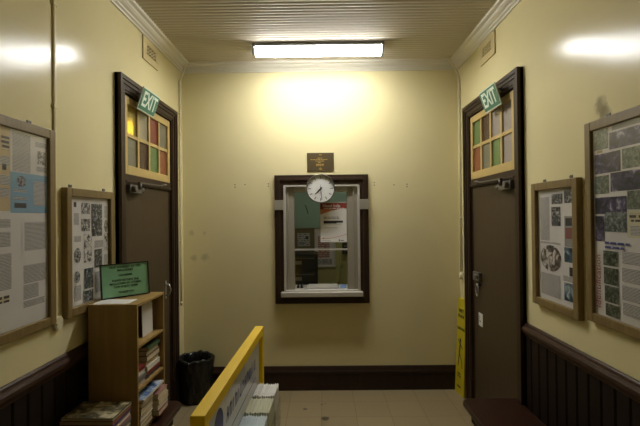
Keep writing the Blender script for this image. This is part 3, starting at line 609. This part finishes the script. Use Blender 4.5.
def board(side, y0, y1, z0, z1, mem, th, items, label, mats_paper, hooks):
    X = lambda d: sx(side, d); r = RV(side)
    t = thing('notice_board', label, 'notice board', (X(0), (y0+y1)/2, z0), 'framed notice boards')
    bm = B()
    for a, b, c, d in ((y0, y0+mem, z0, z1), (y1-mem, y1, z0, z1), (y0+mem, y1-mem, z0, z0+mem), (y0+mem, y1-mem, z1-mem, z1)):
        box(bm, X(0), X(th), a, b, c, d)
    obj('frame', bm, 'frame', t, bevel=.004)
    bm = B(); box(bm, X(.001), X(.012), y0+mem, y1-mem, z0+mem, z1-mem); bk = obj('backing', bm, 'white_', t); bk['label'] = 'white backing board'
    # group the items: each sheet / photo its own sub-part, print belongs to the sheet under it
    cur = None; todo = []
    for it in items:
        k = it[0]
        if k in SHEETS: todo.append([it, []])
        elif k in ('text', 'head', 'dark', 'disc', 'red'):
            host = None
            for q in todo[::-1]:
                a = q[0]
                if a[1]-.004 <= it[1] and it[2] <= a[2]+.004 and a[3]-.004 <= it[3] and it[4] <= a[4]+.004: host = q; break
            if host: host[1].append(it)
            else: todo.append([it, []])
        else:
            host = None
            if k == 'bw':
                for q in todo[::-1]:
                    a = q[0]
                    if a[0] in SHEETS and a[1] <= it[1] and it[2] <= a[2] and a[3] <= it[3]: host = q; break
            if host: host[1].append(it)
            else: todo.append([it, []])
    def put(bm, it, d, mi):
        k, a, b, c, e = it
        o = Vector((X(d), a if side == 'L' else b, c))
        if k in ('oval', 'ovalp', 'disc'): ellipse(bm, (X(d), (a+b)/2, (c+e)/2), r, UP, (b-a)/2, (e-c)/2, mi)
        else: quad(bm, o, r, UP, b-a, e-c, mi)
    for n_, (it, subs) in enumerate(todo):
        k = it[0]; bm = B(); dd = .0128 + .00012*n_; mats = [{'white': 'white_'}.get(k, k)]
        put(bm, it, dd, 0)
        for s in subs:
            if s[0] not in mats: mats.append(s[0])
            put(bm, s, dd + .00006, mats.index(s[0]))
        nm = 'sheet' if k in SHEETS else 'photo' if k in PHOTOS else 'printed_text'
        o = obj(nm, bm, mats, bk, recalc=False)
        lb = SHEETS.get(k) or PHOTOS.get(k)
        if lb: o['label'] = lb
    bm = B(); box(bm, X(.019), X(.021), y0+mem-.001, y1-mem+.001, z0+mem-.001, z1-mem+.001); obj('glass', bm, 'boardglass', t)
    for y in hooks:
        bm = B(); 
        for dy in (-.008, .008): tube(bm, [(X(0), y+dy, z1+.012), (X(.006), y+dy, z1+.012)], .005, 8)
        box(bm, X(0), X(.003), y-.014, y+.014, z1-.004, z1+.02); o = obj('hanger', bm, 'greymetal', t); o['label'] = 'small metal hanger plate'
    return t, bk, X, r
board('L', 1.15, 2.190, 1.19, 2.183, .046, .03, LB, 'large tan framed notice board on left wall holding a blue sheet and printed pages', None, (1.55, 2.03))
board('L', 2.278, 2.80, 1.192, 1.9, .046, .035, LS, 'smaller framed notice board on left wall, black and white pictures, beside the bookcase', None, (2.36, 2.72))
t, bk, X, r = board('R', 2.24, 2.728, 1.168, 1.92, .046, .035, RS, 'smaller framed notice board on right wall with an oval brown picture, by the door', None, (2.34, 2.62))
t, bk, X, r = board('R', 1.15, 2.176, 1.19, 2.183, .046, .03, RB, 'large framed notice board on right wall filled with violet and green photographs', None, (1.55, 2.03))
bm = B(); text(bm, 'Identification', (X(.0165), 2.098, 1.40), UP, (0, 1, 0), .05, 0, depth=.0003); o = obj('lettering', bm, 'redink', bk); o['label'] = 'red heading running upwards'
bm = B(); wordbars(bm, (X(.0165), 2.048, 1.560), r, UP, .19, .04, 2, 0, 3); o = obj('lettering', bm, 'blueink', bk, recalc=False); o['label'] = 'blue heading lines'

# ------------------------------------------------------------------ benches
def bench(side, label):
    X = lambda d: sx(side, d); y0, y1 = -1.3, 3.0; dp = .415
    t = thing('bench', label, 'bench', (X(.2), .85, 0), 'wall benches')
    bm = B(); rr = .07; pts = [(X(.02), y0), (X(.02), y1)]
    c = (dp-rr, y1-rr)
    for k in range(9): a = PI/2*(1-k/8); pts.append((X(c[0]+rr*math.cos(a)), c[1]+rr*math.sin(a)))
    pts.append((X(dp), y0)); prism(bm, pts, 2, .412, .45); obj('seat', bm, 'bench', t, bevel=.012)
    bm = B(); box(bm, X(dp-.06), X(dp-.035), y0+.05, y1-.12, .34, .412); box(bm, X(.03), X(.05), y0+.05, y1-.12, .34, .412); obj('apron', bm, 'wains', t)
    for y in (-1.2, .15, 1.5, 2.78):
        bm = B(); box(bm, X(dp-.11), X(dp-.06), y, y+.06, 0, .412); obj('leg', bm, 'wains', t, bevel=.004)
        bm = B(); box(bm, X(.05), X(.10), y, y+.06, 0, .412); obj('leg', bm, 'wains', t, bevel=.004)
bench('L', 'dark brown varnished bench along left wall, under the bookcase'); bench('R', 'dark brown varnished bench along right wall, with nothing standing on it')

# ------------------------------------------------------------------ bookcase
KX0, KX1, KY0, KY1, KZ0, KZ1 = XL+.041, -1.08, 2.46, 2.88, .45, 1.23
t = thing('bookcase', 'small oak laminate bookcase full of magazines standing on left bench', 'bookcase', ((KX0+KX1)/2, (KY0+KY1)/2, KZ0))
for y in (KY0, KY1-.016): bm = B(); box(bm, KX0, KX1, y, y+.016, KZ0, KZ1-.016); obj('side_panel', bm, 'laminate', t, bevel=.001)
bm = B(); box(bm, KX0, KX1, KY0, KY1, KZ1-.016, KZ1); obj('top_panel', bm, 'laminate', t, bevel=.001)
SH = [.48, .732, .985]
for z in SH: bm = B(); box(bm, KX0+.006, KX1-.004, KY0+.016, KY1-.016, z-.016, z); obj('shelf', bm, 'laminate', t, bevel=.001)
bm = B(); box(bm, KX1-.02, KX1-.006, KY0+.016, KY1-.016, KZ0, SH[0]-.016); obj('plinth', bm, 'laminate', t)
bm = B(); box(bm, KX0, KX0+.006, KY0+.016, KY1-.016, KZ0, KZ1-.016); obj('back_panel', bm, 'laminate', t)

# books: cover + pages, lying flat, spine or page edges towards the room
CM = {}
def cover(name, rgb, rough=.35):
    if name not in CM: CM[name] = plain('cover_'+name, srgb(*rgb), rough, vary=.15, scale=30)
    return CM[name]
M['mag_blue'] = picture('blue_magazine_cover', [(.35, srgb(40, 52, 90)), (.47, srgb(96, 130, 176)), (.58, srgb(196, 204, 214)), (.7, srgb(226, 226, 222))], 12)
M['mag_dark'] = picture('dark_magazine_cover', [(.32, srgb(50, 44, 34)), (.47, srgb(110, 104, 80)), (.56, srgb(190, 180, 140)), (.7, srgb(226, 214, 190))], 14)
COLS = {'red': (124, 50, 42), 'white': (214, 208, 196), 'grey': (120, 116, 110), 'cream': (196, 178, 134), 'brown': (104, 74, 50), 'navy': (40, 46, 74), 'orange': (200, 116, 50), 'green': (74, 96, 66), 'black': (34, 32, 32), 'purple': (92, 70, 110), 'pink': (166, 124, 116)}
def book(x0, x1, y0, y1, z, h, colour, label, cat='book', group=None, spine=True, top=None, rz=0):
    cx_, cy_ = (x0+x1)/2, (y0+y1)/2; hx, hy = (x1-x0)/2, (y1-y0)/2
    nm = 'magazine' if cat == 'magazine' else 'book'
    t = thing(nm, label, cat, (cx_, cy_, z), group, rz)
    ct = .0012 if cat == 'magazine' else .002
    bm = B(); box(bm, -hx, hx, -hy, hy, 0, ct)
    box(bm, -hx, hx, -hy, hy, h-ct, h)
    if spine: box(bm, hx-.002, hx, -hy, hy, ct, h-ct)
    else: box(bm, -hx, -hx+.002, -hy, hy, ct, h-ct)
    mats = [cover(colour, COLS[colour])]
    if top:
        mats.append(M[top]); quad(bm, (-hx+.004, -hy+.004, h+.0004), (1, 0, 0), (0, 1, 0), 2*hx-.008, 2*hy-.008, 1)
    obj('cover', bm, mats, t, local=True)
    bm = B(); i = .003
    if spine: box(bm, -hx+i, hx-.0025, -hy+i, hy-i, ct, h-ct)
    else: box(bm, -hx+.0025, hx-i, -hy+i, hy-i, ct, h-ct)
    obj('pages', bm, 'pages', t, local=True)
ORD = ['bottom', 'second from the bottom', 'third from the bottom', 'fourth from the bottom', 'fifth from the bottom', 'sixth from the bottom', 'seventh from the bottom']
def pile(cols, hs, x1, y0, y1, z, where, group, dep=.2, cat='book', spines=None):
    for k, (c, h) in enumerate(zip(cols, hs)):
        j = random.uniform(-.006, .006); sp = spines[k] if spines else True
        pos = 'topmost' if k == len(cols)-1 else ORD[k]
        book(x1-dep+j, x1+j, y0, y1, z+.0008, h, c, f'{c} {cat} lying {pos} in {where}', cat, group, sp, rz=random.uniform(-.02, .02))
        z += h + .0008
    return z
pile(['white', 'grey', 'white', 'red'], [.024, .03, .026, .022], -1.100, 2.485, 2.615, SH[1], 'the front pile on the middle bookcase shelf', 'books on the middle bookcase shelf')
pile(['navy', 'red', 'white', 'cream', 'brown', 'grey', 'green'], [.022, .02, .03, .028, .034, .03, .022], -1.100, 2.645, 2.845, SH[1], 'the rear pile on the middle bookcase shelf', 'books on the middle bookcase shelf', spines=[1, 1, 1, 0, 0, 0, 1])
z = pile(['brown', 'cream', 'white', 'cream', 'brown'], [.032, .03, .034, .04, .03], -1.070, 2.485, 2.660, SH[0], 'the front pile on the lowest bookcase shelf', 'books on the lowest bookcase shelf', spines=[0, 0, 0, 0, 0])
book(-1.285, -1.06, 2.495, 2.805, z+.001, .014, 'white', 'glossy blue and white magazine on top of the lowest bookcase shelf pile', 'magazine', 'books on the lowest bookcase shelf', True, 'mag_blue')
pile(['red', 'white', 'cream', 'pink'], [.034, .036, .03, .036], -1.045, 2.685, 2.845, SH[0], 'the rear pile on the lowest bookcase shelf', 'books on the lowest bookcase shelf', spines=[0, 1, 0, 0])

# leaflets upright in the top compartment
bm = B(); prism(bm, [(-1.135, .9855), (-1.1335, .9855), (-1.138, 1.185), (-1.1395, 1.185)], 1, 2.66, 2.82)
lone('paper_sheet', bm, 'white_', 'white sheet of paper standing upright in the top bookcase compartment', 'paper', (-1.135, 2.725, .9855))
bm = B(); prism(bm, [(-1.15, .9855), (-1.142, .9855), (-1.15, 1.18), (-1.158, 1.18)], 1, 2.49, 2.62)
lone('booklet', bm, cover('yellow', (196, 176, 70)), 'yellowish booklet standing behind the near side of the top bookcase compartment', 'booklet', (-1.15, 2.55, .9855))

# sheet under the sign, green sign
bm = B(); 
for k, (rz, dz) in enumerate(((.12, 0), (-.1, .0012))):
    c, s = math.cos(rz), math.sin(rz); q = [(-.105, -.06), (.10, -.06), (.10, .07), (-.105, .07)]
    pts = [(-1.245 + a*c - b*s, 2.545 + a*s + b*c) for a, b in q]; prism(bm, pts, 2, KZ1+.0004+dz, KZ1+.001+dz)
lone('paper_sheet', bm, 'paper', 'loose white papers lying flat on bookcase top before the green sign', 'paper', (-1.245, 2.545, KZ1))
SG = thing('sign', 'green card sign in dark frame about magazines, propped on bookcase top', 'sign', (-1.252, 2.70, KZ1+.003), None, math.atan2(.228, .203))
lean = Matrix.Rotation(math.radians(-6), 4, 'X')
def leaned(bm): bmesh.ops.transform(bm, matrix=lean, verts=bm.verts)
hw, hh = .152, .213
bm = B(); b_ = .007
for a in ((-hw, hw, 0, b_), (-hw, hw, hh-b_, hh), (-hw, -hw+b_, b_, hh-b_), (hw-b_, hw, b_, hh-b_)): box(bm, a[0], a[1], -.006, .006, a[2], a[3])
leaned(bm); obj('sign_frame', bm, 'black', SG, local=True)
bm = B(); box(bm, -hw+b_, hw-b_, -.002, .004, b_, hh-b_); leaned(bm); fc = obj('sign_card', bm, 'signgreen', SG, local=True)
bm = B()
for s_, z_ in (('HELP YOURSELF TO THE', .190), ('MAGAZINES', .170), ('HOWEVER', .138), ('PLEASE RETURN THE', .107), ('MAGAZINES SO OTHERS', .087), ('CAN ENJOY THEM', .067), ('THANKYOU', .032)):
    text(bm, s_, (0, -.0026, z_), (1, 0, 0), UP, .018, 0, depth=.0003, bold=.0002)
leaned(bm); o = obj('lettering', bm, 'dark', fc, local=True); o['label'] = 'dark capital lettering'
bm = B(); prism(bm, [(.006, .0), (.012, .0), (.04, .15), (.036, .152)][::1], 0, -.03, .03)
bm.clear(); prism(bm, [(.075, 0), (.081, 0), (.036, .152), (.031, .15)], 0, -.025, .025); obj('strut', bm, 'black', SG, local=True)

# magazine pile on the bench
z = .45
mg = ['white', 'brown', 'navy', 'red', 'cream', 'green', 'white', 'grey', 'pink', 'white', 'purple', 'orange', 'black']
th = [.02, .018, .016, .018, .02, .018, .016, .018, .016, .018, .016, .016, .016]
names = {12: 'glossy magazine with a dark patterned cover, topmost on left bench pile', 11: 'orange magazine directly beneath the topmost one on left bench pile', 10: 'purple magazine third from the top of the left bench pile', 9: 'white magazine fourth from the top of the left bench pile'}
for k in range(13):
    j = random.uniform(-.008, .008); jy = random.uniform(-.006, .006)
    lab = names.get(k, f'{mg[k]} magazine {ORD[k] if k < 7 else ("sixth from the top" if k == 7 else "fifth from the top")} in the left bench pile')
    book(-1.377+j, -1.097+j, 2.21+jy, 2.42+jy, z+.0008, th[k], mg[k], lab, 'magazine', 'magazines piled on the left bench', k % 3 != 0, 'mag_dark' if k == 12 else None, rz=random.uniform(-.03, .03) if k < 12 else -.02)
    z += th[k] + .0012

# ------------------------------------------------------------------ bin
t = thing('waste_bin', 'round waste bin lined with black plastic bag in the corner by left door', 'bin', (-1.225, 4.062, 0))
bm = B(); rs = lathe(bm, [(.001, .004), (.132, .004), (.135, .0), (.157, .37), (.162, .375), (.157, .378), (.150, .36), (.13, .02), (.001, .02)], (-1.225, 4.062, 0), 32); obj('bin_body', bm, 'black', t)
R_ = random.Random(3); SEG = 64
PB = [(.138, .006), (.144, .04), (.146, .08), (.148, .12), (.150, .16), (.152, .2), (.154, .24), (.157, .28), (.160, .32), (.166, .355), (.171, .38), (.170, .400), (.160, .410), (.148, .395), (.142, .34), (.138, .25), (.12, .15), (.001, .13)]
ph = [R_.uniform(0, 6.28) for _ in range(8)]
def crease(i, k):
    if i > 16: return 0
    a = 2*PI*k/SEG; z = PB[i][1]*26
    v = math.sin(7*a + ph[0] + .8*math.sin(z*.7 + ph[1])) + math.sin(11*a - z*.55 + ph[2]) + math.sin(17*a + z*.8 + ph[3]) + .8*math.sin(z*1.1 + 3*a + ph[4])
    return .0033*(v*(1.1 if i < 9 else 1.5) - (0 if i < 12 else 1.5)) + R_.uniform(-.0015, .0015)
bm = B(); rs = lathe(bm, PB, (-1.225, 4.062, 0), SEG, wob=crease)
for i in range(9, 14):
    for k, v in enumerate(rs[i]): v.co.z += .006*math.sin(5*k*2*PI/SEG + ph[5]) + .005*math.sin(13*k*2*PI/SEG + ph[6])
o = obj('bin_bag', bm, 'bag', t); o['label'] = 'crinkled black bin bag folded over the rim'

# ------------------------------------------------------------------ folded caution sign
t = thing('caution_sign', 'folded yellow caution floor sign leaning in the corner beside right door', 'sign', (1.29, 4.13, 0))
def leafq(bm, bx, tx, th, mi=0):
    y0, y1, ty0, ty1, h = 4.035, 4.235, 4.05, 4.22, .915; dx = .02
    q = [(bx, y0, 0), (bx-dx, y1, 0), (tx-dx*.85, ty1, h), (tx, ty0, h)]
    A = [bm.verts.new(v) for v in q]; C_ = [bm.verts.new((v[0]+th, v[1], v[2])) for v in q]
    for f in [A, C_[::-1]] + [(A[i], C_[i], C_[(i+1) % 4], A[(i+1) % 4]) for i in range(4)]: bm.faces.new(f).material_index = mi
bm = B(); leafq(bm, 1.302, 1.336, .009); fl_ = obj('front_leaf', bm, 'cautionyellow', t, bevel=.003)
bm = B(); leafq(bm, 1.325, 1.347, .009); obj('rear_leaf', bm, 'cautionyellow', t, bevel=.003)
bm = B(); tube(bm, [(1.345, 4.055, .912), (1.331, 4.195, .912)], .012, 10); obj('hinge', bm, 'cautionyellow', t)
bm = B(); slope = (1.336-1.302)/.915; up_ = Vector((slope, 0, 1)).normalized()
P_ = lambda y, z: Vector((1.302 + slope*z - .0014 - .10*(y-4.035), y, z)); LT = Vector((.10, -1, 0)).normalized()
text(bm, 'CAUTION', P_(4.125, .63), LT, up_, .036, 0, bold=.001)
text(bm, 'WET', P_(4.125, .80), LT, up_, .05, 0, bold=.001); text(bm, 'FLOOR', P_(4.125, .75), LT, up_, .04, 0, bold=.001)
o = obj('lettering', bm, 'dark', fl_); o['label'] = 'black warning words'
# slipping figure pictogram
bm = B()
ellipse(bm, P_(4.13, .52), LT, up_, .018, .02)
def bar(a, b, w_):
    a = P_(*a); b = P_(*b); d = (b-a).normalized(); s = d.cross(Vector((1, 0, 0))).normalized()*w_
    bm.faces.new([bm.verts.new(v) for v in (a+s, b+s, b-s, a-s)])
bar((4.13, .5), (4.15, .39), .014); bar((4.15, .39), (4.10, .34), .01); bar((4.10, .34), (4.08, .26), .009); bar((4.15, .39), (4.17, .27), .01); bar((4.135, .48), (4.075, .45), .007); bar((4.135, .48), (4.18, .52), .007)
o = obj('pictogram', bm, 'dark', fl_, recalc=False); o['label'] = 'black falling figure'; bm = B()
wordbars(bm, P_(4.18, .16), LT, up_, .11, .05, 2, 0, 4); obj('small_print', bm, 'dark', fl_, recalc=False); bm = B(); wordbars(bm, P_(4.18, .06), LT, up_, .11, .03, 1, 0, 5)
obj('small_print', bm, 'dark', fl_, recalc=False)

# ------------------------------------------------------------------ yellow leaflet stand (local Y runs away from the camera)
ST = thing('leaflet_stand', 'yellow framed leaflet stand with printed panel in the middle of the floor', 'stand', (-.39, 1.91, 0), None, math.radians(-1.65))
ln, hw = .555, .024
bm = B(); box(bm, -hw, hw, -ln, ln, 1.056, 1.1); obj('top_bar', bm, 'yellow', ST, bevel=.003, local=True)
for y0, y1 in ((-ln, -ln+.045), (ln-.045, ln)):
    bm = B(); box(bm, -hw, hw, y0, y1, .03, 1.056); obj('post', bm, 'yellow', ST, bevel=.003, local=True)
    bm = B(); ym = (y0+y1)/2; box(bm, -.2, .2, ym-.025, ym+.025, 0, .03); obj('foot', bm, 'yellow', ST, bevel=.004, local=True)
bm = B(); box(bm, -hw, hw, -ln+.045, ln-.045, .2, .24); obj('bottom_bar', bm, 'yellow', ST, bevel=.003, local=True)
bm = B(); box(bm, -.005, .005, -ln+.045, ln-.045, .24, 1.056); pn = obj('panel', bm, 'panelwhite', ST, local=True); pn['label'] = 'glossy white printed panel'
bm = B(); xq = .0056; r_ = (0, 1, 0)
ellipse(bm, (xq, -.33, .955), r_, UP, .065, .065)
R_ = random.Random(11); yy = -.22
for k in range(13):                          # blurred italic lettering along the panel, not readable in the photograph
    hgt = R_.choice((.055, .055, .09, .06)); wd_ = R_.choice((.018, .034, .03)); zb_ = .915
    quad(bm, (xq, yy, zb_), r_, Vector((0, .25, 1)).normalized(), .012, hgt, 0)
    if wd_ > .02:
        quad(bm, (xq, yy+wd_-.006, zb_), r_, Vector((0, .25, 1)).normalized(), .012, .05, 0); quad(bm, (xq, yy+.006, zb_+R_.choice((.0, .02, .042))), r_, UP, wd_-.006, .011, 0)
    yy += wd_ + .021
quad(bm, (xq, -.35, .86), r_, UP, .75, .006, 0)
o = obj('panel_print', bm, 'panelblue', pn, local=True, recalc=False); o['label'] = 'blue emblem and slanted lettering'
pockets = [(.29, .45), (.10, .26), (-.09, .07), (-.28, -.12)]
a_ = .004
for (y0, y1) in pockets:
    bm = B(); x0, x1 = .0055, .132
    box(bm, x0, x1, y0-.008, y1+.008, .59, .594); box(bm, x1-.003, x1, y0-.008, y1+.008, .594, .74); box(bm, x0, x1-.003, y0-.008, y0-.005, .594, .74); box(bm, x0, x1-.003, y1+.005, y1+.008, .594, .74)
    o = obj('pocket', bm, 'acrylic', ST, local=True); o['label'] = 'clear acrylic pocket'
rzS = ST.rotation_euler.z; cS, sS = math.cos(rzS), math.sin(rzS)
lm = {0: plain('leaflet_white', srgb(226, 224, 218), .6), 1: plain('leaflet_green_cream', srgb(206, 206, 178), .6), 2: plain('leaflet_blue_white', srgb(206, 218, 222), .6), 3: plain('leaflet_white_b', srgb(220, 214, 206), .6)}
ll = ['white leaflet upright in the farthest pocket of the yellow stand', 'cream leaflet upright in the second farthest pocket of the yellow stand', 'bluish white leaflet upright in the third farthest pocket of the yellow stand', 'off-white leaflet upright in the nearest pocket of the yellow stand']
for p_, (y0, y1) in enumerate(pockets):
    bm = B(); w_ = y1-y0; box(bm, -.0049, .0049, -w_/2, w_/2, 0, .217)
    bmesh.ops.bevel(bm, geom=[e for e in bm.edges if abs(e.verts[0].co.z-.217) < 1e-4 and abs(e.verts[1].co.z-.217) < 1e-4 and abs(e.verts[0].co.x-e.verts[1].co.x) < 1e-4], offset=.003, segments=2, affect='EDGES')
    first = obj('leaflet', bm, lm[p_]); first['label'] = ll[p_]; first['category'] = 'leaflet'; first['group'] = f'{ll[p_].split(" leaflet")[0]} leaflets in the {"farthest second third nearest".split()[p_]} pocket'
    for k in range(10):
        o = first if k == 0 else first.copy()
        if k: COL.objects.link(o)
        lx, ly = .0125 + .0116*k, (y0+y1)/2 + random.uniform(-.003, .003)
        o.location = (-.39 + lx*cS - ly*sS, 1.91 + lx*sS + ly*cS, .594); o.rotation_euler.z = rzS + random.uniform(-.008, .008); o.scale.z = random.uniform(.985, 1.015)

# ------------------------------------------------------------------ ticket office beyond the window
OY = 6.3
bm = B(); box(bm, -1.6, 1.6, OY, OY+.1, 0, 2.9); struct('wall_office_back', bm, 'officewall')
bm = B(); box(bm, -1.7, -1.6, D+.12, OY+.1, 0, 2.9); struct('wall_office_left', bm, 'officewall')
bm = B(); box(bm, 1.6, 1.7, D+.12, OY+.1, 0, 2.9); struct('wall_office_right', bm, 'officewall')
bm = B(); box(bm, -1.7, 1.7, D+.12, OY+.1, 2.9, 3.0); struct('ceiling_office', bm, 'ceil')
bm = B(); box(bm, -1.7, 1.7, D+.12, OY+.1, -.1, 0); struct('floor_office', bm, 'officebrown')
k_ = OY/D
def opx(u): return (u-321.8)*.01*k_*(D/4.267)
def opz(v): return 1.73 - (v-216.2)*.01*k_
t = thing('teal_area', 'teal green area on the far wall behind the ticket window', 'board', (0, OY, opz(228)))
bm = B(); box(bm, -.55, .62, OY-.024, OY-.004, opz(228), 2.3); obj('board', bm, 'teal_surface', t)  # flat teal rectangle across the upper far wall
bm = B(); tube(bm, [(opx(304), OY-.022, opz(205)), (opx(305.5), OY-.024, opz(209)), (opx(307), OY-.022, opz(214))], .006, 6); o = obj('hook', bm, 'dark', t); o['label'] = 'dark bent hook'
bm = B(); box(bm, -.9, opx(314), OY-.014, OY, 1.0, opz(228)-.005); struct('trim_6', bm, 'officebrown')
t = thing('notice', 'white notice pinned on brown panel left of the framed notice, behind ticket window', 'notice', (opx(302), OY-.014, opz(246)), 'office notices')
bm = B(); quad(bm, (opx(296), OY-.0165, opz(246)), (1, 0, 0), UP, opx(308.5)-opx(296), opz(233)-opz(246)); box(bm, opx(296), opx(308.5), OY-.016, OY-.014, opz(246), opz(233))
ellipse(bm, (opx(305.5), OY-.017, opz(237.5)), (1, 0, 0), UP, .022, .025, 1); wordbars(bm, (opx(297.5), OY-.017, opz(244)), (1, 0, 0), UP, .12, .03, 2, 1, 5)
obj('sheet', bm, ['greyprint', 'dark'], t, recalc=False)
t = thing('notice', 'white framed notice with a dull red print on far wall behind ticket window', 'notice', (opx(323), OY, opz(268)), 'office notices')
x0, x1, z0, z1 = opx(313), opx(334), opz(267.5), opz(229); bm = B(); f_ = .03
for a in ((x0, x1, z0, z0+f_), (x0, x1, z1-f_, z1), (x0, x0+f_, z0+f_, z1-f_), (x1-f_, x1, z0+f_, z1-f_)): box(bm, a[0], a[1], OY-.02, OY, a[2], a[3])
obj('frame', bm, 'alupale', t, bevel=.003)
bm = B(); box(bm, x0+f_, x1-f_, OY-.006, OY, z0+f_, z1-f_); quad(bm, (x0+.05, OY-.0066, opz(258)), (1, 0, 0), UP, .17, opz(236)-opz(258), 1); quad(bm, (x0+.045, OY-.0066, z0+.045), (1, 0, 0), UP, .21, opz(259)-z0-.045, 2)
obj('sheet', bm, ['white_', 'pinkprint', 'greyprint'], t, recalc=False)
t = thing('filing_cabinet', 'black cabinet with grey label strips standing left behind the ticket window', 'cabinet', (-.42, 6.05, 0))
bm = B(); box(bm, -.75, opx(316)*.97, 5.85, OY-.02, 0, opz(251)*.995); obj('cabinet_body', bm, 'cabinet', t, bevel=.004)
cxr = opx(316)*.97
for i, v in enumerate((251.5, 266.5, 279.5)):
    zt_ = opz(v)*.99 - .015; bm = B(); box(bm, -.74, cxr-.01, 5.835, 5.85, zt_-.17, zt_); dr = obj('drawer', bm, 'cabinet', t, bevel=.003)
    bm = B(); box(bm, -.6, cxr-.04, 5.822, 5.836, zt_-.035, zt_-.02); o = obj('drawer_handle', bm, 'greymetal', dr)
    bm = B(); box(bm, -.45, -.30, 5.832, 5.836, zt_-.11, zt_-.06); o = obj('label_card', bm, 'grey', dr)
t = thing('conduit', 'cable conduit with a bend on the far wall behind the ticket window', 'pipe', (opx(338), OY, opz(283)), 'painted cable conduits')
bm = B(); tube(bm, [(opx(338.5), OY-.0105, opz(230)), (opx(338.5), OY-.0105, opz(276)), (opx(337.8), OY-.0105, opz(280)), (opx(335), OY-.0105, opz(282.5)), (opx(329), OY-.0105, opz(283.5)), (opx(317), OY-.0105, opz(283.5))], .011, 8); obj('pipe', bm, 'officewall', t)
bm = B(); tube(bm, [(opx(341), OY, opz(263.5)), (opx(341), OY-.03, opz(263.5))], .025, 16); o = obj('junction_box', bm, 'officewall', t)
bm = B(); box(bm, opx(340.5), opx(349), OY-.06, OY, opz(254), opz(243)); 
for zz in (246, 250): box(bm, opx(342), opx(346), OY-.065, OY-.06, opz(zz)-.015, opz(zz)+.015, 1)
lone('switch_box', bm, ['cabinet', 'greymetal'], 'dark switch box on far wall right of the framed notice, behind ticket window', 'box', (opx(344), OY, opz(254)), bevel=.003)
t = thing('ceiling_light', 'added unseen lamp that brightens the office behind the ticket window', 'light', (.3, 5.3, 2.9))  # out of view, added to brighten the office
M['officefill'] = emit('office_fill', (1, .97, .86, 1), 8.0)
bm = B(); box(bm, .0, .6, 5.2, 5.4, 2.86, 2.9); obj('light_body', bm, 'white', t); bm = B(); box(bm, .02, .58, 5.21, 5.39, 2.84, 2.86); obj('diffuser', bm, 'officefill', t)

bm = B(); box(bm, -4.2, XL-.13, 2.0, 6.2, -.1, 0); struct('floor_platform', bm, 'officebrown')
# platform lantern glimpsed through the amber pane of the left door
t = thing('platform_lamp', 'glowing lamp outside, seen blurred through the amber pane of left door', 'lamp', (-2.2, 4.75, 0))
M['warm'] = emit('warm_lamp', (1, .9, .62, 1), 8)
bm = B(); bmesh.ops.create_uvsphere(bm, u_segments=16, v_segments=10, radius=.11, matrix=Matrix.Translation((-2.2, 4.75, 2.72))); obj('globe', bm, 'warm', t, smooth=True)
bm = B(); tube(bm, [(-2.2, 4.75, 0), (-2.2, 4.75, .2), (-2.2, 4.75, .22), (-2.2, 4.75, 2.62)], [.07, .07, .035, .03], 12); obj('lamp_post', bm, 'black', t)

# ------------------------------------------------------------------ world, camera, view
wd_ = bpy.data.worlds.new('World'); S.world = wd_; wd_.use_nodes = True
wd_.node_tree.nodes['Background'].inputs[0].default_value = (.9, .92, 1, 1); wd_.node_tree.nodes['Background'].inputs[1].default_value = .25
cam = bpy.data.cameras.new('Camera'); co = bpy.data.objects.new('Camera', cam); COL.objects.link(co)
cam.sensor_width = 36; cam.lens = 24; cam.clip_start = .02
p, r, y = .0074, -.0106, -.0072
fwd = Vector((math.sin(y)*math.cos(p), math.cos(y)*math.cos(p), math.sin(p))); rt = Vector((math.cos(y), -math.sin(y), 0)); up = rt.cross(fwd)
r2 = rt*math.cos(r) + up*math.sin(r); u2 = up*math.cos(r) - rt*math.sin(r)
co.matrix_world = Matrix(((r2.x, u2.x, -fwd.x, 0), (r2.y, u2.y, -fwd.y, 0), (r2.z, u2.z, -fwd.z, 1.73), (0, 0, 0, 1)))
S.camera = co
S.view_settings.view_transform = 'Standard'; S.view_settings.look = 'None'; S.view_settings.gamma = 1; S.view_settings.use_curve_mapping = False
S.view_settings.exposure = 0.64
